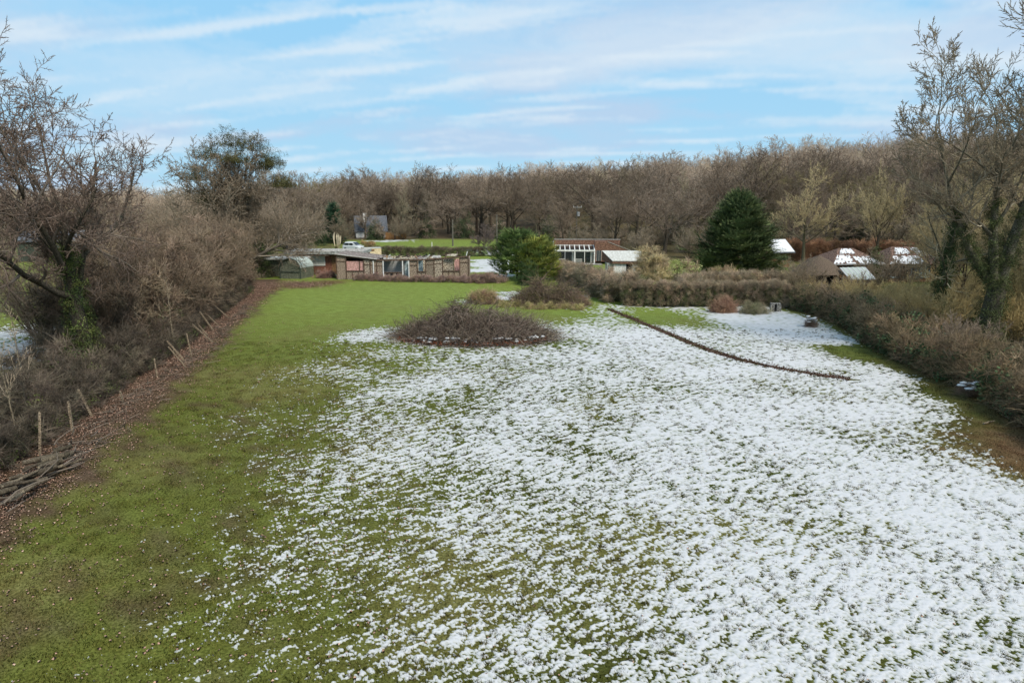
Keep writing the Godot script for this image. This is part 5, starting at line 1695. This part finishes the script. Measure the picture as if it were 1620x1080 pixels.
func glazed_bungalow() -> void:
	var y0 := ht(9.0, -97.0)
	var o := thing("glazed_bungalow", "low red brown bungalow with a white framed conservatory front", "building", Vector3(9.9, y0, -97.0), -0.06)
	o.scale = Vector3.ONE * 0.87
	var B := 0.12   # it stands on a small terrace
	# clad back range, board by board
	for i in 22:
		bx(o, "cladding_board", M.red_clad, Vector3(-4.4 + i * 0.5, B + 1.85, -2.6 + 0.012 * (i % 2)), Vector3(0.485, 3.7, 0.1))
	bx(o, "coping", M.dull_white, Vector3(0.85, B + 3.74, -2.6), Vector3(11.1, 0.06, 0.2))
	bx(o, "flat_roof", M.roof_felt, Vector3(0.85, B + 3.4, -5.4), Vector3(10.9, 0.1, 5.4))
	bx(o, "back_wall", M.red_clad, Vector3(0.85, B + 1.7, -8.1), Vector3(10.9, 3.4, 0.1))
	bx(o, "end_wall", M.red_clad, Vector3(6.3, B + 1.8, -5.3), Vector3(0.1, 3.6, 5.3))
	bx(o, "end_wall", M.white_paint, Vector3(-4.7, B + 1.6, -4.8), Vector3(0.12, 3.2, 6.2))
	# projecting block with the sloping parapet
	var pb := MB.new()
	var pr := [Vector3(2.05, 0, 0), Vector3(8.0, 0, 0), Vector3(8.0, 1.7, 0), Vector3(4.1, 3.2, 0), Vector3(2.05, 3.25, 0)]
	for i in pr.size() - 2:
		pb.tri(pr[0], pr[i + 1], pr[i + 2], Color.WHITE)
	for i in pr.size():
		var a: Vector3 = pr[i]
		var c: Vector3 = pr[(i + 1) % pr.size()]
		pb.quad(c, a, a + Vector3(0, 0, -2.0), c + Vector3(0, 0, -2.0), Color.WHITE)
	part(o, "sloping_block", pb.done(), M.red_clad, Transform3D(Basis(), Vector3(0, B + 0.3, 0.0)))
	bx(o, "block_coping", M.dull_white, Vector3(6.05, B + 2.78, 0.02), Vector3(4.2, 0.05, 0.1), Vector3(0, 0, -0.367))
	bx(o, "side_window", M.dark_glass, Vector3(2.75, B + 1.25, 0.02), Vector3(0.7, 1.7, 0.06))
	for i in 3:
		bx(o, "side_window_bar", M.dull_white, Vector3(2.4 + i * 0.35, B + 1.25, 0.06), Vector3(0.05, 1.7, 0.06))
	# conservatory: frame, panes, sloped glass roof
	var L := -4.35
	var R := 1.95
	var F := 1.2
	bx(o, "terrace", M.concrete, Vector3(-1.0, B / 2, 0.6), Vector3(8.4, B, 3.0))
	bx(o, "snow_on_terrace", M.snow_cap, Vector3(-1.6, B + 0.03, 1.7), Vector3(2.6, 0.06, 0.6))
	bx(o, "eaves_beam", M.white_paint, Vector3((L + R) / 2, B + 2.14, F), Vector3(R - L + 0.2, 0.26, 0.18))
	bx(o, "base_rail", M.white_paint, Vector3((L + R) / 2, B + 0.05, F), Vector3(R - L, 0.1, 0.14))
	bx(o, "wall_plate", M.white_paint, Vector3((L + R) / 2, B + 2.76, -2.45), Vector3(R - L + 0.2, 0.16, 0.14))
	for i in 5:
		var x := lerpf(L, R, i / 4.0)
		bx(o, "door_post", M.white_paint if i != 1 else M.metal, Vector3(x, B + 1.05, F + 0.002), Vector3(0.2 if i in [0, 2, 4] else 0.1, 1.9, 0.12))
		if i < 4:
			bx(o, "door_pane", M.pane, Vector3(x + (R - L) / 8.0, B + 1.05, F), Vector3((R - L) / 4.0 - 0.2, 1.88, 0.02))
	for i in 9:
		var x := lerpf(L, R, i / 8.0)
		bx(o, "rafter", M.white_paint, Vector3(x, B + 2.5, -0.62), Vector3(0.13, 0.12, 3.7), Vector3(0.17, 0, 0))
		if i < 8:
			bx(o, "roof_pane", M.pane, Vector3(x + (R - L) / 16.0, B + 2.51, -0.62), Vector3((R - L) / 8.0 - 0.14, 0.02, 3.66), Vector3(0.17, 0, 0))
	bx(o, "side_wall", M.white_paint, Vector3(L - 0.12, B + 1.05, -0.6), Vector3(0.12, 2.1, 3.5))
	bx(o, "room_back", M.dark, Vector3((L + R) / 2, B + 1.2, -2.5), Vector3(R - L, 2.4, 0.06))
	bx(o, "sofa", M.furniture, Vector3(-0.7, B + 0.4, -0.4), Vector3(1.5, 0.6, 0.7))
	bx(o, "table", M.furniture, Vector3(-3.4, B + 0.65, -0.5), Vector3(1.4, 0.08, 0.8))
	bx(o, "curtain", M.curtain, Vector3(-1.5, B + 1.0, 0.8), Vector3(0.3, 1.8, 0.06))
	bx(o, "curtain", M.curtain, Vector3(1.5, B + 1.0, 0.8), Vector3(0.35, 1.8, 0.06))
	# garage
	var g := thing("white_garage", "white walled garage with red brown eaves and snowy roof beside the bungalow", "garage", Vector3(12.3, ht(12.3, -78.5), -78.5), -0.08)
	g.scale = Vector3.ONE * 0.84
	bx(g, "wall", M.white_paint, Vector3(0.1, 1.0, 0.0), Vector3(1.7, 2.0, 0.15))
	bx(g, "wall", M.white_paint, Vector3(-1.35, 1.0, -0.6), Vector3(0.5, 2.0, 0.15))
	bx(g, "wall", M.white_paint, Vector3(2.3, 1.0, 0.0), Vector3(0.9, 2.0, 0.15))
	bx(g, "back_wall", M.white_paint, Vector3(0.5, 1.1, -3.6), Vector3(4.4, 2.2, 0.15))
	bx(g, "dark_door", M.dark, Vector3(1.35, 1.0, -0.05), Vector3(0.9, 2.0, 0.1))
	bx(g, "fascia_board", M.red_clad, Vector3(0.9, 2.2, 0.25), Vector3(3.6, 0.4, 0.12))
	var gb := MB.new()
	gb.tri(Vector3(-0.9, 2.0, 0.3), Vector3(-0.9, 2.4, 0.3), Vector3(-2.2, 3.5, -3.0), Color.WHITE)
	gb.quad(Vector3(-0.9, 2.0, 0.3), Vector3(-2.2, 3.5, -3.0), Vector3(-2.2, 2.2, -3.0), Vector3(-1.2, 1.9, -0.3), Color.WHITE)
	part(g, "gable_boards", gb.done(), M.red_clad)
	var rb := MB.new()
	rb.quad(Vector3(-0.95, 2.42, 0.36), Vector3(3.2, 2.42, 0.36), Vector3(3.2, 3.55, -3.1), Vector3(-2.25, 3.55, -3.1), Color.WHITE)
	rb.quad(Vector3(3.2, 2.32, 0.36), Vector3(-0.95, 2.32, 0.36), Vector3(-2.25, 3.45, -3.1), Vector3(3.2, 3.45, -3.1), Color.WHITE)
	rb.quad(Vector3(-0.95, 2.32, 0.36), Vector3(3.2, 2.32, 0.36), Vector3(3.2, 2.42, 0.36), Vector3(-0.95, 2.42, 0.36), Color.WHITE)
	part(g, "roof", rb.done(), M.dull_white)

func far_house() -> void:
	var at := Vector3(-36.0, ht(-36.0, -176.0), -176.0)
	var o := thing("slate_roofed_house", "distant house with steep grey slate roof and white chimney among trees", "house", at, 0.25)
	bx(o, "wall", M.white_paint, Vector3(0, 0.9, 0), Vector3(7.5, 1.8, 6.0))
	part(o, "roof", ridge_roof(7.5, 6.0, 3.9, 0.35), M.slate, Transform3D(Basis(), Vector3(0, 1.5, 0)))
	bx(o, "chimney", M.white_paint, Vector3(-1.4, 4.9, 1.0), Vector3(0.9, 2.4, 0.8))
	bx(o, "dormer_wall", M.white_paint, Vector3(0.6, 1.3, 3.0), Vector3(2.4, 1.0, 0.3))
	var q := thing("garden_fence", "orange timber garden fence under the trees right of the slate roofed house", "fence", Vector3(-29.0, ht(-29.0, -166.5), -166.5), 0.05)
	for i in 12:
		bx(q, "board", M.orange_wood if i != 5 else M.stud, Vector3(-1.4 + i * 0.42, 0.85, 0), Vector3(0.4, 1.7, 0.05))
	bx(q, "rail", M.orange_wood, Vector3(0.9, 1.2, -0.06), Vector3(5.0, 0.1, 0.06))

func barns() -> void:
	# timber barn with hipped, snow patched roofs
	var y0 := ht(46.0, -92.0)
	var a := thing("timber_barn", "timber walled barn with snow on its red hipped roof", "barn", Vector3(37.4, y0, -77.0), 0.08)
	a.scale = Vector3(1.12, 0.86, 1.0)
	bx(a, "wall", M.timber, Vector3(0, 1.15, 0), Vector3(4.6, 2.3, 5.0))
	part(a, "roof", hip_roof(5.4, 6.0, 1.75, 1.6), M.red_tile, Transform3D(Basis(), Vector3(0, 2.3, 0)))
	snow_slab(a, Vector3(-2.6, 2.32, 2.95), Vector3(-0.35, 2.32, 2.95), Vector3(-0.3, 3.25, 1.35), Vector3(-1.5, 3.25, 1.35))
	snow_slab(a, Vector3(-0.1, 2.32, 2.95), Vector3(2.55, 2.32, 2.95), Vector3(1.6, 3.1, 1.6), Vector3(-0.05, 3.1, 1.6))
	snow_slab(a, Vector3(-1.15, 3.4, 1.1), Vector3(0.5, 3.4, 1.1), Vector3(0.45, 3.98, 0.1), Vector3(-0.6, 3.98, 0.1))
	for i in 6:
		bx(a, "wall_post", M.stud, Vector3(-2.25 + i * 0.9, 1.1, 2.55), Vector3(0.14, 2.2, 0.14))
	for i in 3:
		window(a, Vector3(-0.9 + i * 0.9, 1.45, 2.56), 0.6, 1.0, 1, "stud")
	bx(a, "gutter", M.metal, Vector3(0, 2.26, 3.06), Vector3(5.3, 0.1, 0.1))
	var b := thing("green_framed_barn", "barn wing with pale green glazing and snow streaked roof", "barn", Vector3(43.6, ht(43.0, -77.0), -76.6), 0.05)
	b.scale = Vector3(1.12, 0.86, 1.0)
	bx(b, "wall", M.timber, Vector3(0.3, 1.15, -0.4), Vector3(4.9, 2.3, 4.6))
	part(b, "roof", hip_roof(6.0, 5.8, 2.0, 2.6), M.red_tile, Transform3D(Basis(), Vector3(0.3, 2.3, -0.4)))
	snow_slab(b, Vector3(-2.5, 2.32, 2.45), Vector3(1.3, 2.32, 2.45), Vector3(0.9, 3.2, 1.15), Vector3(-1.6, 3.2, 1.15))
	snow_slab(b, Vector3(-1.3, 3.4, 0.9), Vector3(0.4, 3.4, 0.9), Vector3(0.3, 4.15, -0.2), Vector3(-0.75, 4.15, -0.2))
	snow_slab(b, Vector3(1.0, 3.2, 1.2), Vector3(2.1, 3.2, 1.2), Vector3(1.5, 4.15, -0.2), Vector3(0.7, 4.15, -0.2))
	for i in 4:
		window(b, Vector3(-1.6 + i * 1.0, 1.3, 1.96), 0.9, 1.5, 2, "pale_blue")
	# snowy lean-to roof left of the round hut
	var c := thing("snowy_lean_to", "small lean-to with a tilted snow covered roof right of the cypress", "shed", Vector3(35.9, ht(35.9, -92.0), -92.0), 0.25)
	bx(c, "wall", M.timber, Vector3(0, 1.1, -0.6), Vector3(2.8, 2.2, 1.8))
	bx(c, "roof", M.slate, Vector3(0, 2.75, -0.1), Vector3(3.3, 0.1, 2.9), Vector3(0.6, 0, 0.0))
	bx(c, "snow_cover", M.snow_cap, Vector3(0, 2.84, -0.08), Vector3(3.1, 0.07, 2.7), Vector3(0.6, 0, 0.0))
	# round thatched hut
	var h := thing("thatched_hut", "round hut with dark conical thatch on wooden posts", "hut", Vector3(29.3, ht(29.3, -65.5), -65.5), 0.0)
	var t := MB.new()
	var r := gen(850)
	var rings := [[2.1, 1.75], [2.05, 1.95], [1.5, 2.55], [0.8, 3.1], [0.18, 3.4], [0.02, 3.45]]
	for k in rings.size():
		for i in 28:
			var q := TAU * i / 28.0
			var w := r.randf_range(0.97, 1.03)
			t.v.append(Vector3(cos(q) * rings[k][0] * 1.12 * w, rings[k][1] + r.randf_range(-0.04, 0.04), sin(q) * rings[k][0] * w))
			t.n.append(Vector3(cos(q), 0.8, sin(q)).normalized())
			t.c.append(Color.WHITE)
	for k in rings.size() - 1:
		for i in 28:
			var i0 := k * 28 + i
			var i1 := k * 28 + (i + 1) % 28
			t.idx.append_array(PackedInt32Array([i0, i1, i0 + 28, i1, i1 + 28, i0 + 28]))
	part(h, "thatch", t.done(), M.thatch)
	for i in 12:
		var q := TAU * i / 12.0
		bx(h, "post", M.timber, Vector3(cos(q) * 1.95, 0.95, sin(q) * 1.75), Vector3(0.16, 1.9, 0.16), Vector3(0, -q, 0))
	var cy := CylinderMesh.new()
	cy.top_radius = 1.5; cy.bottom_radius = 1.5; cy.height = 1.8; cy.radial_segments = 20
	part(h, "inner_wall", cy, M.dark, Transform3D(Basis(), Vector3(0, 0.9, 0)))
	# little greenhouse with ribbed roof
	var gh := thing("ribbed_greenhouse", "small greenhouse with a pale ribbed sloping roof in front of the barn", "greenhouse", Vector3(32.2, ht(32.2, -63.5), -63.5), 0.2)
	bx(gh, "wall", M.rust, Vector3(0, 0.75, -0.3), Vector3(2.3, 1.5, 1.5))
	for i in 11:
		bx(gh, "roof_sheet", M.greenhouse_sheet if i % 2 else M.metal, Vector3(-1.25 + i * 0.25, 1.95 + 0.02 * (i % 2), 0.0), Vector3(0.245, 0.05, 1.9), Vector3(0.55, 0, 0))
	# dark ivy pillar in front of the barns
	bush("ivy_pillar", "narrow dark ivy covered stump standing between the two barns", "bush", Vector3(38.2, 0, -71.8), Vector3(0.8, 4.6, 0.7), [["foliage", "ivy", "leaf", 230, 0.75, [Color(0.035, 0.05, 0.018), Color(0.05, 0.065, 0.022)]], ["stems", "twig_far", "twig", 20, 0.9, [Color(0.12, 0.09, 0.06)]]], 860)
	# low distant barn on the far left
	var d := thing("low_grey_barn", "low grey roofed barn glimpsed through the oak twigs on the left", "barn", Vector3(-66.0, ht(-66.0, -105.0), -105.0), 0.2)
	bx(d, "wall", M.shed_dark, Vector3(0, 1.6, 0), Vector3(14.0, 3.2, 7.0))
	part(d, "roof", ridge_roof(14.0, 7.0, 1.5, 0.3), M.slate, Transform3D(Basis(), Vector3(0, 3.0, 0)))

func snow_slab(parent: Node, a: Vector3, b: Vector3, c: Vector3, d: Vector3) -> void:
	var m := MB.new()
	var n := (b - a).cross(d - a).normalized()
	var at := func(i: int, j: int) -> Vector3:
		var p: Vector3 = a.lerp(b, i / 12.0).lerp(d.lerp(c, i / 12.0), j / 7.0)
		if i > 0 and i < 12 and j > 0 and j < 7:
			p += (b - a) * 0.025 * n_fine.get_noise_2d(i * 3.1 + a.x, j * 2.7) + (d - a) * 0.05 * n_fine.get_noise_2d(i * 2.3, j * 3.9 + a.y)
		return p
	for i in 12:
		for j in 7:
			if n_mid.get_noise_2d(i * 0.11 + a.x * 3.0, j * 0.16 + a.z * 5.0) < -0.16 - 0.1 * minf(minf(i, 11 - i), minf(j, 6 - j)):
				continue
			var q := [at.call(i, j), at.call(i + 1, j), at.call(i + 1, j + 1), at.call(i, j + 1)]
			m.quad(q[0] + n * 0.05, q[1] + n * 0.05, q[2] + n * 0.05, q[3] + n * 0.05, Color.WHITE)
			for k in 4:
				m.quad(q[k] + n * 0.01, q[(k + 1) % 4] + n * 0.01, q[(k + 1) % 4] + n * 0.05, q[k] + n * 0.05, Color.WHITE)
	part(parent, "roof_snow", m.done(), M.snow_cap)

# ------------------------------------------------------------------ car, poles and small things
func loft(sections: Array, col := Color.WHITE) -> ArrayMesh:   # each section: ring of points of equal length, along the length
	var b := MB.new()
	var n: int = sections[0].size()
	for k in sections.size() - 1:
		for i in n:
			b.quad(sections[k][i], sections[k][(i + 1) % n], sections[k + 1][(i + 1) % n], sections[k + 1][i], col)
	for e in [0, sections.size() - 1]:
		var s: Array = sections[e]
		for i in range(1, n - 1):
			if e == 0: b.tri(s[0], s[i + 1], s[i], col)
			else: b.tri(s[0], s[i], s[i + 1], col)
	return b.done()

func car() -> void:
	var o := thing("parked_car", "snow dusted silver car parked beyond the derelict bungalow", "car", Vector3(-28.8, ht(-28.8, -125.0), -125.0), -0.5)
	# length along x, nose to the right
	var ring := func(x: float, lo: float, hi: float, w: float) -> Array:
		return [Vector3(x, lo, -w), Vector3(x, lo + 0.12, -w * 1.02), Vector3(x, hi - 0.12, -w), Vector3(x, hi, -w * 0.86), Vector3(x, hi, w * 0.86), Vector3(x, hi - 0.12, w), Vector3(x, lo + 0.12, w * 1.02), Vector3(x, lo, w)]
	part(o, "body", loft([ring.call(-2.0, 0.35, 0.85, 0.7), ring.call(-1.9, 0.25, 0.98, 0.82), ring.call(0.9, 0.25, 0.98, 0.86), ring.call(1.8, 0.25, 0.86, 0.82), ring.call(2.05, 0.3, 0.7, 0.68)]), M.car_paint)
	part(o, "cabin", loft([ring.call(-1.9, 0.9, 1.05, 0.78), ring.call(-1.45, 0.9, 1.52, 0.7), ring.call(0.25, 0.9, 1.56, 0.7), ring.call(1.1, 0.9, 1.0, 0.76)]), M.car_paint)
	for s in [-1.0, 1.0]:
		bx(o, "side_window", M.dark_glass, Vector3(-0.95, 1.22, s * 0.745), Vector3(0.85, 0.36, 0.04), Vector3(s * -0.12, 0, 0))
		bx(o, "side_window", M.dark_glass, Vector3(0.05, 1.22, s * 0.745), Vector3(0.8, 0.36, 0.04), Vector3(s * -0.12, 0, 0))
		bx(o, "headlight", M.dull_white, Vector3(1.93, 0.68, s * 0.58), Vector3(0.12, 0.14, 0.26))
		bx(o, "tail_light", M.rust, Vector3(-1.96, 0.78, s * 0.66), Vector3(0.08, 0.22, 0.16))
		for x in [-1.25, 1.3]:
			var c := CylinderMesh.new()
			c.top_radius = 0.31; c.bottom_radius = 0.31; c.height = 0.2; c.radial_segments = 20
			var w := part(o, "wheel", c, M.tyre, Transform3D(Basis(Vector3.RIGHT, PI / 2), Vector3(x, 0.31, s * 0.78)))
			var d := CylinderMesh.new()
			d.top_radius = 0.19; d.bottom_radius = 0.19; d.height = 0.22; d.radial_segments = 16
			part(w, "rim", d, M.metal)
	bx(o, "windscreen", M.dark_glass, Vector3(0.72, 1.3, 0), Vector3(0.9, 0.03, 1.22), Vector3(0, 0, -0.58))
	bx(o, "rear_window", M.dark_glass, Vector3(-1.72, 1.28, 0), Vector3(0.5, 0.03, 1.2), Vector3(0, 0, 0.82))
	bx(o, "bumper", M.tyre, Vector3(2.03, 0.42, 0), Vector3(0.1, 0.16, 1.3))
	bx(o, "roof_snow", M.snow_cap, Vector3(-0.6, 1.57, 0), Vector3(1.6, 0.07, 1.15))
	bx(o, "bonnet_snow", M.snow_cap, Vector3(1.35, 0.97, 0), Vector3(0.8, 0.06, 1.3), Vector3(0, 0, -0.12))

func yellow_cab() -> void:
	var o := thing("yellow_cabin", "low yellow and cream metal cabin behind the derelict bungalow roof", "cabin", Vector3(-21.4, ht(-21.4, -104.5), -104.5), 0.35)
	bx(o, "end_panel", M.yellow, Vector3(-1.05, 0.95, 0.1), Vector3(0.5, 1.5, 1.3))
	bx(o, "side_panel", M.cream, Vector3(0.3, 0.95, 0), Vector3(2.15, 1.55, 1.5))
	bx(o, "roof", M.dull_white, Vector3(0.1, 1.77, 0), Vector3(2.6, 0.08, 1.6))
	bx(o, "rusty_vent", M.rust, Vector3(0.1, 1.45, 0.77), Vector3(0.5, 0.2, 0.05))
	bx(o, "chassis", M.dark, Vector3(0, 0.14, 0), Vector3(2.4, 0.24, 1.2))

func poles() -> void:
	var list := [[-12.0, -139.5, 5.4, 0, "plain wooden pole in the far field, left of the fruit tree"], [-3.3, -150.0, 6.2, 0, "plain wooden pole standing right of the fruit tree"], [14.2, -152.0, 7.8, 1, "wooden utility pole with crossarm and grey transformer behind the glazed bungalow"], [18.6, -128.0, 4.6, 0, "short wooden pole behind the right end of the glazed bungalow"], [28.6, -98.0, 3.0, 0, "thin pole half hidden beside the dark cypress"]]
	for e in list:
		var o := thing("utility_pole", e[4], "pole", Vector3(e[0], ht(e[0], e[1]), e[1]))
		var b := MB.new()
		b.tube(PackedVector3Array([Vector3(0, -0.2, 0), Vector3(0, e[2], 0)]), PackedFloat32Array([0.16, 0.11]), 10, Color.WHITE, true)
		part(o, "pole", b.done(), M.pole_wood)
		if e[3]:
			bx(o, "crossarm", M.dull_white, Vector3(0.1, e[2] - 0.25, 0), Vector3(1.9, 0.14, 0.14))
			for i in 3:
				bx(o, "insulator", M.dull_white, Vector3(-0.75 + i * 0.85, e[2] - 0.03, 0), Vector3(0.14, 0.3, 0.14))
			var c := CylinderMesh.new()
			c.top_radius = 0.3; c.bottom_radius = 0.3; c.height = 0.9
			part(o, "transformer", c, M.metal, Transform3D(Basis(), Vector3(0.35, e[2] - 1.7, 0.1)))
	var w := bx(self, "marker_post", M.white_paint, Vector3(-15.6, ht(-15.6, -134.0) + 0.5, -134.0), Vector3(0.14, 1.0, 0.14))
	tag(w, "small white marker post in the field behind the low hedge", "post")
	# pale box at the hedge foot
	var bxo := thing("white_hutch", "pale weathered box with a dark slot at the foot of the clipped hedge", "box", Vector3(20.8, ht(20.8, -53.4), -53.4), -0.15)
	bx(bxo, "side", M.concrete, Vector3(-0.22, 0.32, 0), Vector3(0.28, 0.64, 0.4))
	bx(bxo, "side", M.concrete, Vector3(0.26, 0.3, 0), Vector3(0.32, 0.6, 0.4))
	bx(bxo, "slot", M.dark, Vector3(0.01, 0.28, -0.04), Vector3(0.17, 0.54, 0.3))
	bx(bxo, "lid", M.concrete, Vector3(0.02, 0.66, 0), Vector3(0.76, 0.05, 0.4))
	# broken branch on the grass at the right
	var r := gen(900)
	for e in [[18.5, -25.3, 0.7, "short pale broken branch on the bare brown grass at the right"]]:
		var b := MB.new()
		var pts := PackedVector3Array()
		for k in 5:
			pts.append(Vector3((k / 4.0 - 0.5) * e[2], r.randf_range(0, 0.03), r.randf_range(-0.04, 0.04)))
		b.tube(pts, PackedFloat32Array([0.035, 0.033, 0.03, 0.026, 0.015]), 7, Color(0.3, 0.24, 0.18), true)
		b.spike(pts[2], pts[2] + Vector3(0.12, 0.08, 0.2), 0.014, Color(0.28, 0.22, 0.17))
		var o := part(self, "fallen_branch", b.done(), M.bark)
		o.position = Vector3(e[0], ht(e[0], e[1]) + 0.04, e[1])
		o.rotation.y = 0.4
		tag(o, e[3], "branch")

# ------------------------------------------------------------------ all of it
func _ready() -> void:
	var cam := Camera3D.new()
	cam.name = "camera"
	cam.fov = 53.13
	cam.position = Vector3(0, 8.4, 0)
	cam.rotation_degrees = Vector3(-11.41, 0, 0)
	cam.near = 0.1
	cam.far = 3000.0
	add_child(cam)
	cam.current = true
	var we := WorldEnvironment.new()
	we.name = "world_environment"
	var env := Environment.new()
	env.background_mode = Environment.BG_SKY
	env.sky = Sky.new()
	env.sky.sky_material = make_sky()
	env.background_energy_multiplier = 0.74
	env.tonemap_mode = Environment.TONE_MAPPER_LINEAR
	env.tonemap_exposure = 1.38
	env.sdfgi_enabled = true
	env.ssao_enabled = true
	env.ssil_enabled = true
	we.environment = env
	add_child(we)
	var sun := DirectionalLight3D.new()
	sun.name = "sun"
	sun.light_color = Color(1.0, 0.97, 0.92)
	sun.light_energy = 1.0
	sun.light_angular_distance = 18.0
	sun.shadow_enabled = true
	sun.rotation_degrees = Vector3(-50, 38, 0)
	add_child(sun)

	setup_noise()
	materials()
	clumps()
	var t0 := Time.get_ticks_msec()
	ground()
	snow_sheet()
	print("ground, snow ", Time.get_ticks_msec() - t0)
	grass_blades()
	leaf_litter()
	print("grass ", Time.get_ticks_msec() - t0)
	derelict()
	glazed_bungalow()
	far_house()
	barns()
	print("built ", Time.get_ticks_msec() - t0)
	left_trees()
	print("left ", Time.get_ticks_msec() - t0)
	right_side()
	woods()
	print("woods ", Time.get_ticks_msec() - t0)
	beds()
	fence_posts()
	logs()
	car()
	yellow_cab()
	poles()
	print("all ", Time.get_ticks_msec() - t0)
